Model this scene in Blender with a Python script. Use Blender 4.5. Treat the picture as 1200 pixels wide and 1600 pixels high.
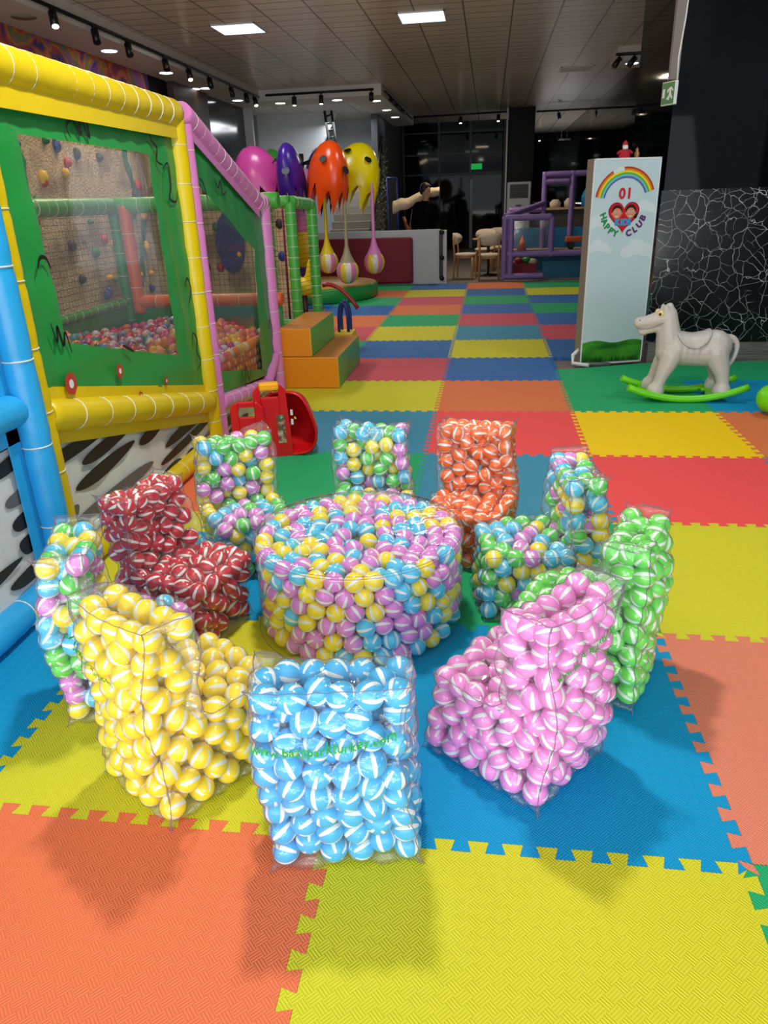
import bpy, bmesh, math, random
import numpy as np
from mathutils import Vector, Matrix, Euler, noise
from mathutils.bvhtree import BVHTree
PI = math.pi
random.seed(7)
S = bpy.context.scene
COL = S.collection
for o in list(bpy.data.objects):
    bpy.data.objects.remove(o)

# ------------------------------------------------------------------ camera, light, exposure
CAM = Vector((0.3685, -1.3327, 1.4648))
yaw, pitch, roll = -0.146775, 0.403295, -0.0357506
fw = Vector((math.sin(yaw) * math.cos(pitch), math.cos(yaw) * math.cos(pitch), -math.sin(pitch)))
rt = Vector((math.cos(yaw), -math.sin(yaw), 0))
up = rt.cross(fw)
r2 = rt * math.cos(roll) + up * math.sin(roll)
u2 = -rt * math.sin(roll) + up * math.cos(roll)
cd = bpy.data.cameras.new('camera')
cd.sensor_fit = 'VERTICAL'
cd.sensor_height = 24.0
cd.lens = 24.0 * 1137.43 / 1600
cd.clip_start = 0.05
cd.clip_end = 200
cam = bpy.data.objects.new('camera', cd)
COL.objects.link(cam)
m = Matrix((r2, u2, -fw)).transposed().to_4x4()
m.translation = CAM
cam.matrix_world = m
S.camera = cam

S.view_settings.view_transform = 'Standard'
S.view_settings.look = 'None'
S.view_settings.exposure = 0.0
S.view_settings.gamma = 1.0
S.view_settings.use_curve_mapping = False
try:
    S.cycles.transparent_max_bounces = 32
    S.cycles.max_bounces = 8
except Exception:
    pass

w = bpy.data.worlds.new('world')
S.world = w
w.use_nodes = True
w.node_tree.nodes['Background'].inputs[0].default_value = (0.72, 0.84, 1.0, 1)
w.node_tree.nodes['Background'].inputs[1].default_value = 1.0


def area(name, loc, rot, sx, sy, power, color, spread=180):
    l = bpy.data.lights.new(name, 'AREA')
    l.shape = 'RECTANGLE'
    l.size = sx
    l.size_y = sy
    l.energy = power
    l.color = color
    l.spread = math.radians(spread)
    o = bpy.data.objects.new(name, l)
    COL.objects.link(o)
    o.location = loc
    o.rotation_euler = rot
    return o


# daylight through the open shop front behind the camera
area('daylight_front', (0.4, -3.4, 1.7), (math.radians(90 + 40), 0, 0), 8.0, 3.0, 185, (0.88, 0.95, 1.0))
area('ceiling_fill', (0.4, -3.5, 0.4), (math.radians(90 + 52), 0, 0), 7.0, 0.8, 175, (1.0, 0.95, 0.88))  # added upward fill that brightens the ceiling
# spotlight over the table
area('spot_key', (-0.2, 1.5, 3.5), (0, 0, 0), 0.2, 0.2, 76, (1.0, 0.95, 0.86))
# the room's ceiling panels and downlights, plus added lamps
for x, y, p in [(-0.53, 9.6, 20), (-2.93, 9.6, 24), (1.9, 9.6, 8), (2.6, 4.3, 26), (-2.7, 4.0, 22)]:  # last three are added fill, no panel hangs there
    area('ceiling_glow', (x, y, 3.5), (0, 0, 0), 0.6, 0.6, p, (0.92, 0.97, 1.0))
area('stair_glow', (-3.2, 18.5, 3.3), (0, 0, 0), 1.2, 2.5, 75, (0.9, 0.95, 1.0))
area('cafe_glow', (0.0, 14.6, 3.4), (0, 0, 0), 0.5, 0.5, 60, (1.0, 0.82, 0.6))
area('right_back_glow', (3.4, 24.5, 1.2), (math.radians(180), 0, 0), 3.0, 5.0, 80, (1.0, 0.96, 0.95))  # aimed up at the far right ceiling from low in the room
area('pit_glow', (-3.1, 6.5, 3.3), (0, math.radians(-25), 0), 0.4, 1.6, 65, (1.0, 0.80, 0.55))


# ------------------------------------------------------------------ materials
def srgb(c):
    return tuple((v / 255 / 12.92 if v / 255 <= 0.04045 else ((v / 255 + 0.055) / 1.055) ** 2.4) for v in c[:3]) + (1.0,)


MATS = {}


def mat(name, c, rough=0.5, metal=0.0, spec=0.5, bump=None, emit=None, coat=0.0, var=0.0):
    if name in MATS:
        return MATS[name]
    m = bpy.data.materials.new(name)
    m.use_nodes = True
    nt = m.node_tree
    b = nt.nodes['Principled BSDF']
    b.inputs['Base Color'].default_value = srgb(c)
    b.inputs['Roughness'].default_value = rough
    b.inputs['Metallic'].default_value = metal
    b.inputs['Specular IOR Level'].default_value = spec
    b.inputs['Coat Weight'].default_value = coat
    tc = nt.nodes.new('ShaderNodeTexCoord')
    if var:
        n = nt.nodes.new('ShaderNodeTexNoise')
        n.inputs['Scale'].default_value = 6
        nt.links.new(tc.outputs['Object'], n.inputs['Vector'])
        hv = nt.nodes.new('ShaderNodeHueSaturation')
        hv.inputs['Color'].default_value = srgb(c)
        mr = nt.nodes.new('ShaderNodeMapRange')
        mr.inputs['To Min'].default_value = 1 - var
        mr.inputs['To Max'].default_value = 1 + var
        nt.links.new(n.outputs['Fac'], mr.inputs['Value'])
        nt.links.new(mr.outputs[0], hv.inputs['Value'])
        nt.links.new(hv.outputs[0], b.inputs['Base Color'])
    if bump:
        n = nt.nodes.new('ShaderNodeTexNoise')
        n.inputs['Scale'].default_value = bump[0]
        n.inputs['Detail'].default_value = 4
        nt.links.new(tc.outputs['Object'], n.inputs['Vector'])
        bp = nt.nodes.new('ShaderNodeBump')
        bp.inputs['Strength'].default_value = bump[1]
        bp.inputs['Distance'].default_value = bump[2]
        nt.links.new(n.outputs['Fac'], bp.inputs['Height'])
        nt.links.new(bp.outputs[0], b.inputs['Normal'])
    if emit:
        b.inputs['Emission Color'].default_value = srgb(emit[0])
        b.inputs['Emission Strength'].default_value = emit[1]
    MATS[name] = m
    return m


def math_node(nt, op, a, b=None, c=None):
    n = nt.nodes.new('ShaderNodeMath')
    n.operation = op
    for i, v in enumerate((a, b, c)):
        if v is None:
            continue
        if isinstance(v, (int, float)):
            n.inputs[i].default_value = v
        else:
            nt.links.new(v, n.inputs[i])
    return n.outputs[0]


def mat_foam(name, c):
    """EVA foam with the basket-weave groove pattern"""
    m = mat(name, c, rough=0.62, spec=0.25)
    nt = m.node_tree
    b = nt.nodes['Principled BSDF']
    tc = nt.nodes.new('ShaderNodeTexCoord')
    mp = nt.nodes.new('ShaderNodeMapping')
    mp.inputs['Rotation'].default_value = (0, 0, math.radians(45))
    mp.inputs['Scale'].default_value = (38, 38, 38)
    nt.links.new(tc.outputs['Object'], mp.inputs['Vector'])
    sx = nt.nodes.new('ShaderNodeSeparateXYZ')
    nt.links.new(mp.outputs[0], sx.inputs[0])
    x, y = sx.outputs[0], sx.outputs[1]
    par = math_node(nt, 'PINGPONG', math_node(nt, 'ADD', math_node(nt, 'FLOOR', x), math_node(nt, 'FLOOR', y)), 1.0)
    wx = math_node(nt, 'SINE', math_node(nt, 'MULTIPLY', x, 2 * PI * 4))
    wy = math_node(nt, 'SINE', math_node(nt, 'MULTIPLY', y, 2 * PI * 4))
    mix = math_node(nt, 'ADD', math_node(nt, 'MULTIPLY', wx, par),
                    math_node(nt, 'MULTIPLY', wy, math_node(nt, 'SUBTRACT', 1.0, par)))
    sm = math_node(nt, 'MULTIPLY_ADD', mix, 0.5, 0.5)
    bp = nt.nodes.new('ShaderNodeBump')
    bp.inputs['Strength'].default_value = 0.75
    bp.inputs['Distance'].default_value = 0.0016
    nt.links.new(sm, bp.inputs['Height'])
    nt.links.new(bp.outputs[0], b.inputs['Normal'])
    return m


def mat_film(name, haze=0.05, tint=(1, 1, 1), bump=0.5, scale=26, base=0.03, rough=0.06):
    m = bpy.data.materials.new(name)
    m.use_nodes = True
    nt = m.node_tree
    nt.nodes.clear()
    out = nt.nodes.new('ShaderNodeOutputMaterial')
    tr = nt.nodes.new('ShaderNodeBsdfTransparent')
    tr.inputs[0].default_value = (tint[0], tint[1], tint[2], 1)
    gl = nt.nodes.new('ShaderNodeBsdfGlossy')
    gl.inputs['Roughness'].default_value = rough
    df = nt.nodes.new('ShaderNodeBsdfDiffuse')
    df.inputs[0].default_value = (0.85, 0.86, 0.9, 1)
    fr = nt.nodes.new('ShaderNodeLayerWeight')
    fr.inputs[0].default_value = 0.5
    tc = nt.nodes.new('ShaderNodeTexCoord')
    n = nt.nodes.new('ShaderNodeTexNoise')
    n.inputs['Scale'].default_value = scale
    n.inputs['Detail'].default_value = 3
    n.inputs['Distortion'].default_value = 1.2
    nt.links.new(tc.outputs['Object'], n.inputs['Vector'])
    bp = nt.nodes.new('ShaderNodeBump')
    bp.inputs['Strength'].default_value = bump
    bp.inputs['Distance'].default_value = 0.012
    nt.links.new(n.outputs['Fac'], bp.inputs['Height'])
    for q in (gl, fr):
        nt.links.new(bp.outputs[0], q.inputs['Normal'])
    m1 = nt.nodes.new('ShaderNodeMixShader')
    m1.inputs[0].default_value = haze
    nt.links.new(tr.outputs[0], m1.inputs[1])
    nt.links.new(df.outputs[0], m1.inputs[2])
    m2 = nt.nodes.new('ShaderNodeMixShader')
    nt.links.new(math_node(nt, 'MULTIPLY_ADD', math_node(nt, 'POWER', fr.outputs['Facing'], 4.0), 0.6, 0.035 + base), m2.inputs[0])
    nt.links.new(m1.outputs[0], m2.inputs[1])
    nt.links.new(gl.outputs[0], m2.inputs[2])
    nt.links.new(m2.outputs[0], out.inputs[0])
    MATS[name] = m
    return m


def mat_tiles(name, c, line, sx, sy, mortar=0.012, rough=0.5, rib=0.0, bumpd=0.002):
    m = mat(name, c, rough=rough)
    nt = m.node_tree
    b = nt.nodes['Principled BSDF']
    tc = nt.nodes.new('ShaderNodeTexCoord')
    br = nt.nodes.new('ShaderNodeTexBrick')
    br.offset = 0
    br.inputs['Scale'].default_value = 1
    br.inputs['Brick Width'].default_value = sx
    br.inputs['Row Height'].default_value = sy
    br.inputs['Mortar Size'].default_value = mortar
    br.inputs['Mortar Smooth'].default_value = 0.3
    br.inputs['Color1'].default_value = srgb(c)
    br.inputs['Color2'].default_value = srgb([v * 0.97 for v in c])
    br.inputs['Mortar'].default_value = srgb(line)
    nt.links.new(tc.outputs['Object'], br.inputs['Vector'])
    nt.links.new(br.outputs['Color'], b.inputs['Base Color'])
    bp = nt.nodes.new('ShaderNodeBump')
    bp.inputs['Distance'].default_value = bumpd
    h = br.outputs['Fac']
    if rib:
        s = nt.nodes.new('ShaderNodeSeparateXYZ')
        nt.links.new(tc.outputs['Object'], s.inputs[0])
        wv = math_node(nt, 'SINE', math_node(nt, 'MULTIPLY', s.outputs[1], 2 * PI / rib))
        h = math_node(nt, 'MULTIPLY_ADD', wv, 0.3, math_node(nt, 'MULTIPLY', h, -1.0))
    nt.links.new(h, bp.inputs['Height'])
    nt.links.new(bp.outputs[0], b.inputs['Normal'])
    return m


def mat_marble():
    m = mat('black_marble', (14, 15, 17), rough=0.14, spec=0.2)
    nt = m.node_tree
    b = nt.nodes['Principled BSDF']
    tc = nt.nodes.new('ShaderNodeTexCoord')
    n = nt.nodes.new('ShaderNodeTexNoise')
    n.inputs['Scale'].default_value = 3.5
    n.inputs['Detail'].default_value = 4
    nt.links.new(tc.outputs['Object'], n.inputs['Vector'])
    mx = nt.nodes.new('ShaderNodeMix')
    mx.data_type = 'VECTOR'
    mx.inputs['Factor'].default_value = 0.16
    nt.links.new(tc.outputs['Object'], mx.inputs[4])
    nt.links.new(n.outputs['Color'], mx.inputs[5])
    vo = nt.nodes.new('ShaderNodeTexVoronoi')
    vo.feature = 'DISTANCE_TO_EDGE'
    vo.inputs['Scale'].default_value = 10.0
    nt.links.new(mx.outputs[1], vo.inputs['Vector'])
    mr = nt.nodes.new('ShaderNodeMapRange')
    mr.inputs['From Min'].default_value = 0.0
    mr.inputs['From Max'].default_value = 0.013
    mr.inputs['To Min'].default_value = 1.0
    mr.inputs['To Max'].default_value = 0.0
    nt.links.new(vo.outputs['Distance'], mr.inputs['Value'])
    n2 = nt.nodes.new('ShaderNodeTexNoise')
    n2.inputs['Scale'].default_value = 4.5
    nt.links.new(tc.outputs['Object'], n2.inputs['Vector'])
    mr2 = nt.nodes.new('ShaderNodeMapRange')
    mr2.inputs['From Min'].default_value = 0.38
    mr2.inputs['From Max'].default_value = 0.56
    nt.links.new(n2.outputs['Fac'], mr2.inputs['Value'])
    f = math_node(nt, 'MULTIPLY', mr.outputs[0], mr2.outputs[0])
    v2 = nt.nodes.new('ShaderNodeTexVoronoi')
    v2.feature = 'DISTANCE_TO_EDGE'
    v2.inputs['Scale'].default_value = 4.6
    nt.links.new(mx.outputs[1], v2.inputs['Vector'])
    f3 = math_node(nt, 'MULTIPLY', math_node(nt, 'LESS_THAN', v2.outputs['Distance'], 0.0045), 0.5)
    f = math_node(nt, 'MAXIMUM', f, f3)
    c = nt.nodes.new('ShaderNodeMix')
    c.data_type = 'RGBA'
    nt.links.new(f, c.inputs[0])
    c.inputs[6].default_value = srgb((13, 15, 17))
    c.inputs[7].default_value = srgb((205, 208, 210))
    nt.links.new(c.outputs[2], b.inputs['Base Color'])
    return m


def mat_noise(name, stops, scale=3, dist=0, rough=0.6, detail=6, stretch=(1, 1, 1), bump=0.0, bscale=60):
    m = mat(name, (128, 128, 128), rough=rough)
    nt = m.node_tree
    b = nt.nodes['Principled BSDF']
    tc = nt.nodes.new('ShaderNodeTexCoord')
    mp = nt.nodes.new('ShaderNodeMapping')
    mp.inputs['Scale'].default_value = stretch
    nt.links.new(tc.outputs['Object'], mp.inputs['Vector'])
    n = nt.nodes.new('ShaderNodeTexNoise')
    n.inputs['Scale'].default_value = scale
    n.inputs['Detail'].default_value = detail
    n.inputs['Distortion'].default_value = dist
    nt.links.new(mp.outputs[0], n.inputs['Vector'])
    cr = nt.nodes.new('ShaderNodeValToRGB')
    e = cr.color_ramp.elements
    e[0].position = stops[0][0]
    e[0].color = srgb(stops[0][1])
    e[1].position = stops[-1][0]
    e[1].color = srgb(stops[-1][1])
    for p, c in stops[1:-1]:
        q = e.new(p)
        q.color = srgb(c)
    nt.links.new(n.outputs['Fac'], cr.inputs[0])
    nt.links.new(cr.outputs[0], b.inputs['Base Color'])
    if bump:
        n3 = nt.nodes.new('ShaderNodeTexNoise')
        n3.inputs['Scale'].default_value = bscale
        nt.links.new(tc.outputs['Object'], n3.inputs['Vector'])
        bp = nt.nodes.new('ShaderNodeBump')
        bp.inputs['Distance'].default_value = bump
        nt.links.new(n3.outputs['Fac'], bp.inputs['Height'])
        nt.links.new(bp.outputs[0], b.inputs['Normal'])
    return m


# vinyl colours of the soft play frames
VIN = dict(rough=0.38, bump=(14, 0.35, 0.01))
M_yel = mat('yellow_vinyl', (214, 188, 6), **VIN)
M_pink = mat('pink_vinyl', (214, 130, 196), **VIN)
M_blue = mat('blue_vinyl', (36, 160, 222), **VIN)
M_green = mat('green_vinyl', (32, 140, 62), **VIN)
M_lgreen = mat('light_green_vinyl', (74, 168, 66), **VIN)
M_orange = mat('orange_vinyl', (214, 92, 40), **VIN)
M_oran2 = mat('amber_vinyl', (226, 138, 14), **VIN)
M_purp = mat('purple_vinyl', (132, 108, 176), **VIN)
M_dpurp = mat('dark_purple_vinyl', (66, 42, 128), **VIN)
M_red = mat('red_plastic', (206, 18, 26), rough=0.22)
M_maroon = mat('maroon_vinyl', (132, 16, 44), rough=0.6)
M_white = mat('white_paint', (205, 208, 210), rough=0.6)
M_white2 = mat('white_plastic', (214, 216, 218), rough=0.35)
M_grey = mat('grey_metal', (128, 126, 122), rough=0.35, metal=0.6)
M_black = mat('black_metal', (14, 14, 15), rough=0.4)
M_net = mat('black_net', (16, 20, 18), rough=0.8)
M_tie = mat('white_tie', (214, 212, 200), rough=0.5)
M_glassblk = mat('black_glass', (6, 9, 11), rough=0.04, spec=0.10)
M_dark = mat('dark_wall', (9, 10, 12), rough=0.5, spec=0.2)
M_wood = mat('beech_wood', (176, 128, 78), rough=0.45, var=0.15)
M_cream = mat('cream_fabric', (196, 184, 164), rough=0.8)
M_lamp = mat('lamp_glow', (255, 255, 255), emit=((250, 252, 255), 6.0))
M_panel = mat('ceiling_glow', (255, 255, 255), emit=((214, 240, 255), 2.2))
M_warm = mat('warm_bulb', (255, 255, 255), emit=((255, 236, 205), 9.0))
M_seam = mat('dark_seam', (120, 96, 122), rough=0.4)
M_txt = mat('green_print', (20, 160, 40), rough=0.5)
M_film = mat_film('clear_film', haze=0.04, base=0.025, bump=0.55)
M_film_y = mat_film('clear_film_table', haze=0.03, base=0.02, bump=0.25, scale=9, rough=0.04)
M_window = mat_film('clear_window_vinyl', haze=0.03, base=0.0, bump=0.15, scale=3, rough=0.08, tint=(0.86, 0.86, 0.86))


# ------------------------------------------------------------------ mesh builder
class MB:
    def __init__(s):
        s.v = []
        s.f = []
        s.mi = []
        s.sm = []

    def add(s, vs, fs, mi=0, smooth=False):
        b = len(s.v)
        s.v += [tuple(v) for v in vs]
        for f in fs:
            s.f.append(tuple(b + i for i in f))
            s.mi.append(mi)
            s.sm.append(smooth)
        return s

    def box(s, c, d, rz=0.0, mi=0, R=None):
        c = Vector(c)
        hx, hy, hz = d[0] / 2, d[1] / 2, d[2] / 2
        M = R if R is not None else Matrix.Rotation(rz, 3, 'Z')
        vs = [c + M @ Vector((x * hx, y * hy, z * hz)) for x in (-1, 1) for y in (-1, 1) for z in (-1, 1)]
        return s.add(vs, [(0, 1, 3, 2), (4, 6, 7, 5), (0, 4, 5, 1), (2, 3, 7, 6), (0, 2, 6, 4), (1, 5, 7, 3)], mi)

    def mm(s, a, b, mi=0):
        return s.box([(a[i] + b[i]) / 2 for i in range(3)], [abs(b[i] - a[i]) for i in range(3)], mi=mi)

    def path(s, pts, r, n=12, mi=0, caps=True, closed=False, flat=None):
        pts = [Vector(p) for p in pts]
        N = len(pts)
        rs = r if isinstance(r, (list, tuple)) else [r] * N
        T = []
        for i in range(N):
            if closed:
                t = pts[(i + 1) % N] - pts[i - 1]
            else:
                t = pts[min(i + 1, N - 1)] - pts[max(i - 1, 0)]
            T.append(t.normalized())
        ref = Vector((0, 0, 1)) if abs(T[0].z) < 0.9 else Vector((0, 1, 0))
        nv = (ref - T[0] * ref.dot(T[0])).normalized()
        vs = []
        for i in range(N):
            nv = (nv - T[i] * nv.dot(T[i])).normalized()
            bv = T[i].cross(nv)
            for k in range(n):
                a = 2 * PI * k / n
                fx = 1 if flat is None else flat
                vs.append(pts[i] + (nv * math.cos(a) + bv * math.sin(a) * fx) * rs[i])
        fs = []
        for i in range(N if closed else N - 1):
            j = (i + 1) % N
            for k in range(n):
                l = (k + 1) % n
                fs.append((i * n + k, i * n + l, j * n + l, j * n + k))
        s.add(vs, fs, mi, True)
        if caps and not closed:
            s.add([vs[k] for k in range(n)], [tuple(range(n))[::-1]], mi)
            s.add([vs[(N - 1) * n + k] for k in range(n)], [tuple(range(n))], mi)
        return s

    def ball(s, c, r, mi=0, nu=16, nv=10, R=None):
        c = Vector(c)
        r = Vector(r) if hasattr(r, '__len__') else Vector((r, r, r))
        vs = []
        for j in range(nv + 1):
            th = PI * j / nv
            for i in range(nu):
                a = 2 * PI * i / nu
                p = Vector((r.x * math.sin(th) * math.cos(a), r.y * math.sin(th) * math.sin(a), r.z * math.cos(th)))
                vs.append(c + (R @ p if R is not None else p))
        fs = []
        for j in range(nv):
            for i in range(nu):
                k = (i + 1) % nu
                fs.append((j * nu + i, (j + 1) * nu + i, (j + 1) * nu + k, j * nu + k))
        return s.add(vs, fs, mi, True)

    def lathe(s, prof, c=(0, 0, 0), n=24, mi=0, smooth=True):
        c = Vector(c)
        vs = []
        for r, z in prof:
            for i in range(n):
                a = 2 * PI * i / n
                vs.append(c + Vector((r * math.cos(a), r * math.sin(a), z)))
        fs = []
        for j in range(len(prof) - 1):
            for i in range(n):
                k = (i + 1) % n
                fs.append((j * n + i, j * n + k, (j + 1) * n + k, (j + 1) * n + i))
        return s.add(vs, fs, mi, smooth)

    def prism(s, poly, o, ux, uy, thick, mi=0):
        """polygon in the plane (ux, uy) at o, thickened along its normal (uy x ux side = +)"""
        o, ux, uy = Vector(o), Vector(ux), Vector(uy)
        nn = ux.cross(uy).normalized() * thick
        a = [o + ux * p[0] + uy * p[1] for p in poly]
        b = [p + nn for p in a]
        n = len(a)
        fs = [tuple(range(n))[::-1], tuple(range(n, 2 * n))]
        fs += [(i, (i + 1) % n, n + (i + 1) % n, n + i) for i in range(n)]
        return s.add(a + b, fs, mi)

    def mesh(s, name, mats):
        me = bpy.data.meshes.new(name)
        me.from_pydata(s.v, [], s.f)
        for mm_ in (mats if isinstance(mats, (list, tuple)) else [mats]):
            me.materials.append(mm_)
        me.polygons.foreach_set('material_index', s.mi)
        me.polygons.foreach_set('use_smooth', s.sm)
        me.update()
        return me

    def obj(s, name, mats, parent=None, bevel=0.0, recalc=True):
        me = s.mesh(name, mats)
        if recalc:
            bm = bmesh.new()
            bm.from_mesh(me)
            bmesh.ops.remove_doubles(bm, verts=bm.verts, dist=1e-6)
            bmesh.ops.recalc_face_normals(bm, faces=bm.faces)
            bm.to_mesh(me)
            bm.free()
        o = bpy.data.objects.new(name, me)
        COL.objects.link(o)
        if parent:
            o.parent = parent
        if bevel:
            bv = o.modifiers.new('bevel', 'BEVEL')
            bv.width = bevel
            bv.segments = 2
            bv.limit_method = 'ANGLE'
        return o


def tag(o, label=None, cat=None, group=None, kind=None):
    if label:
        o['label'] = label
    if cat:
        o['category'] = cat
    if group:
        o['group'] = group
    if kind:
        o['kind'] = kind
    return o


def thing(name, label, cat, loc=(0, 0, 0), rz=0, group=None):
    o = bpy.data.objects.new(name, None)
    COL.objects.link(o)
    o.empty_display_size = 0.1
    o.location = loc
    o.rotation_euler = (0, 0, rz)
    return tag(o, label, cat, group)


def struct(name, mb, mats, **k):
    o = mb.obj(name, mats, **k)
    o['kind'] = 'structure'
    return o


def copy_tree(o, parent=None):
    c = o.copy()
    COL.objects.link(c)
    c.parent = parent
    for ch in o.children:
        copy_tree(ch, c)
    return c


def text_mesh(txt, size, spacing=1.0, bold=0.0):
    cu = bpy.data.curves.new('t', 'FONT')
    cu.body = txt
    cu.size = size
    cu.align_x = 'CENTER'
    cu.space_character = spacing
    cu.offset = bold
    o = bpy.data.objects.new('t', cu)
    COL.objects.link(o)
    dg = bpy.context.evaluated_depsgraph_get()
    me = bpy.data.meshes.new_from_object(o.evaluated_get(dg))
    vs = [v.co.copy() for v in me.vertices]
    fs = [tuple(p.vertices) for p in me.polygons]
    bpy.data.objects.remove(o)
    return vs, fs


def blob(name, caps, voxel, mats, parent=None, smooth=6, z0=None):
    """organic body: tapered capsules merged into one smooth skin"""
    mb = MB()
    for p0, r0_, p1, r1_ in caps:
        p0, p1 = Vector(p0), Vector(p1)
        L = (p1 - p0).length
        n = max(1, int(L / (min(r0_, r1_) * 0.35)))
        for i in range(n + 1):
            t = i / n
            mb.ball(p0.lerp(p1, t), r0_ + (r1_ - r0_) * t, nu=12, nv=8)
    me = mb.mesh(name, mats)
    o = bpy.data.objects.new(name, me)
    COL.objects.link(o)
    rm = o.modifiers.new('r', 'REMESH')
    rm.mode = 'VOXEL'
    rm.voxel_size = voxel
    rm.use_smooth_shade = True
    sm = o.modifiers.new('s', 'SMOOTH')
    sm.iterations = smooth
    dg = bpy.context.evaluated_depsgraph_get()
    me2 = bpy.data.meshes.new_from_object(o.evaluated_get(dg))
    me2.name = name
    o.modifiers.clear()
    o.data = me2
    for p in me2.polygons:
        p.use_smooth = True
    if z0 is not None:
        for v in me2.vertices:
            v.co.z = max(v.co.z, z0)
    if parent:
        o.parent = parent
    return o


def ring_pts(c, axis, r, n=16):
    axis = Vector(axis).normalized()
    ref = Vector((0, 0, 1)) if abs(axis.z) < 0.9 else Vector((1, 0, 0))
    a = axis.cross(ref).normalized()
    b = axis.cross(a)
    return [Vector(c) + (a * math.cos(2 * PI * i / n) + b * math.sin(2 * PI * i / n)) * r for i in range(n)]


def padded(parent, name, p0, p1, r, m, tie=0.15, seed=0, tiem=None, joints=True):
    """foam-padded tube with a slightly lumpy sleeve and its cable ties"""
    p0, p1 = Vector(p0), Vector(p1)
    L = (p1 - p0).length
    rnd = random.Random(seed + int(L * 1000))
    n = max(4, int(L / 0.035))
    k = max(1, round(L / tie)) if tie else 1
    pts, rs = [], []
    for i in range(n + 1):
        t = i / n
        pts.append(p0.lerp(p1, t) + Vector((rnd.uniform(-1, 1), rnd.uniform(-1, 1), rnd.uniform(-1, 1))) * r * 0.015)
        ph = abs(math.sin(PI * t * k)) if tie else 1
        rs.append(r * (0.93 + 0.07 * min(1, ph * 2.5)))
    o = MB().path(pts, rs, n=20).obj(name, m, parent)
    if tie:
        for i in range(1, k):
            c = p0.lerp(p1, i / k)
            MB().path(ring_pts(c, p1 - p0, r * 0.965), 0.003, n=6, closed=True).obj('cable_tie', tiem or M_tie, o)
    return o


# ------------------------------------------------------------------ setting: floor, walls, ceiling
fl = MB().mm((-8, -3.6, -0.12), (8, 32, -0.03))
struct('floor', fl, mat_tiles('floor_tiles', (132, 124, 114), (90, 84, 78), 0.6, 0.6, mortar=0.006, rough=0.3))
ce = MB().mm((-8, -3.6, 3.6), (8, 32, 3.7))
struct('ceiling', ce, mat_tiles('ceiling_tiles', (222, 212, 198), (128, 122, 114), 0.6, 0.3, mortar=0.011, rough=0.22, rib=0.075, bumpd=0.006))
struct('wall_left', MB().mm((-5.1, -3.6, -0.03), (-5.0, 16.0, 3.6)), mat('left_wall_paint', (150, 144, 140), rough=0.7))
struct('wall_back_left', MB().mm((-8, 21.8, -0.03), (-2.5, 21.9, 3.6)), M_white)
struct('wall_stair_side', MB().mm((-5.8, 16.0, -0.03), (-5.7, 21.8, 3.6)), M_white)
struct('wall_stair_front', MB().mm((-5.7, 15.9, -0.03), (-4.75, 16.0, 3.6)), M_white)
# slanted underside of the upper flight
sf = MB().prism([(-5.6, 3.6), (-5.6, 1.2), (-4.9, 1.2), (-3.5, 3.6)], (0, 19.2, 0), (1, 0, 0), (0, 0, 1), -0.15)
struct('trim_1', sf, M_white)
struct('wall_stair_right', MB().mm((-2.5, 18.2, -0.03), (-2.35, 23.7, 3.6)), mat('grey_wall', (84, 88, 94), rough=0.6))
# dark glazed front at the back
g = MB().mm((-2.35, 23.6, -0.03), (0.85, 23.66, 3.6))
struct('window_1', g, M_glassblk)
fr = MB()
for x in (-2.3, -1.2, -0.24, 0.78):
    fr.mm((x - 0.03, 23.52, 0), (x + 0.03, 23.6, 3.6))
for z in (2.15, 2.7, 3.3):
    fr.mm((-2.35, 23.54, z), (0.85, 23.6, z + 0.04))
struct('trim_2', fr, mat('dark_mullion', (34, 36, 38), rough=0.4, metal=0.3))
struct('trim_3', MB().mm((-0.245, 23.48, 0.0), (-0.165, 23.56, 2.0)), mat('door_rail_alu', (130, 128, 134), rough=0.35))
struct('wall_back_right', MB().mm((0.85, 29.4, -0.03), (8, 29.5, 3.6)), M_glassblk)
struct('wall_back_side', MB().mm((0.85, 23.66, -0.03), (0.95, 29.4, 3.6)), M_dark)
struct('wall_right_middle', MB().mm((5.6, 7.6, -0.03), (5.7, 13.4, 3.6)), M_dark)
struct('wall_pillar', MB().mm((0.83, 20.5, -0.03), (1.5, 21.2, 3.6)), M_dark)
struct('trim_4', MB().mm((0.76, 20.42, 0.0), (0.80, 20.5, 3.6)), M_white2)
# right side: marble-clad block with black glass above
struct('wall_right', MB().mm((5.6, -3.6, -0.03), (5.7, 5.8, 3.6)), M_dark)
struct('wall_marble', MB().mm((1.84, 5.8, 0.17), (5.6, 7.6, 1.47)), mat_marble())
struct('baseboard_right', MB().mm((1.86, 5.78, -0.03), (5.6, 7.6, 0.17)),
       mat_noise('grey_oak', [(0.3, (70, 70, 68)), (0.7, (118, 116, 110))], scale=4, stretch=(1, 1, 14), rough=0.6))
struct('window_2', MB().mm((1.86, 5.82, 1.47), (5.6, 7.6, 3.6)), M_glassblk)
struct('trim_5', MB().mm((1.80, 5.77, 2.30), (1.87, 5.84, 3.6)), mat('jamb_metal', (118, 104, 98), rough=0.5))
struct('wall_right_back', MB().mm((3.0, 13.4, -0.03), (3.5, 29.4, 3.6)), M_glassblk)
struct('trim_6', MB().mm((2.92, 13.34, -0.03), (3.02, 13.46, 3.6)), mat('trim_grey', (96, 94, 92), rough=0.5))
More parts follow.
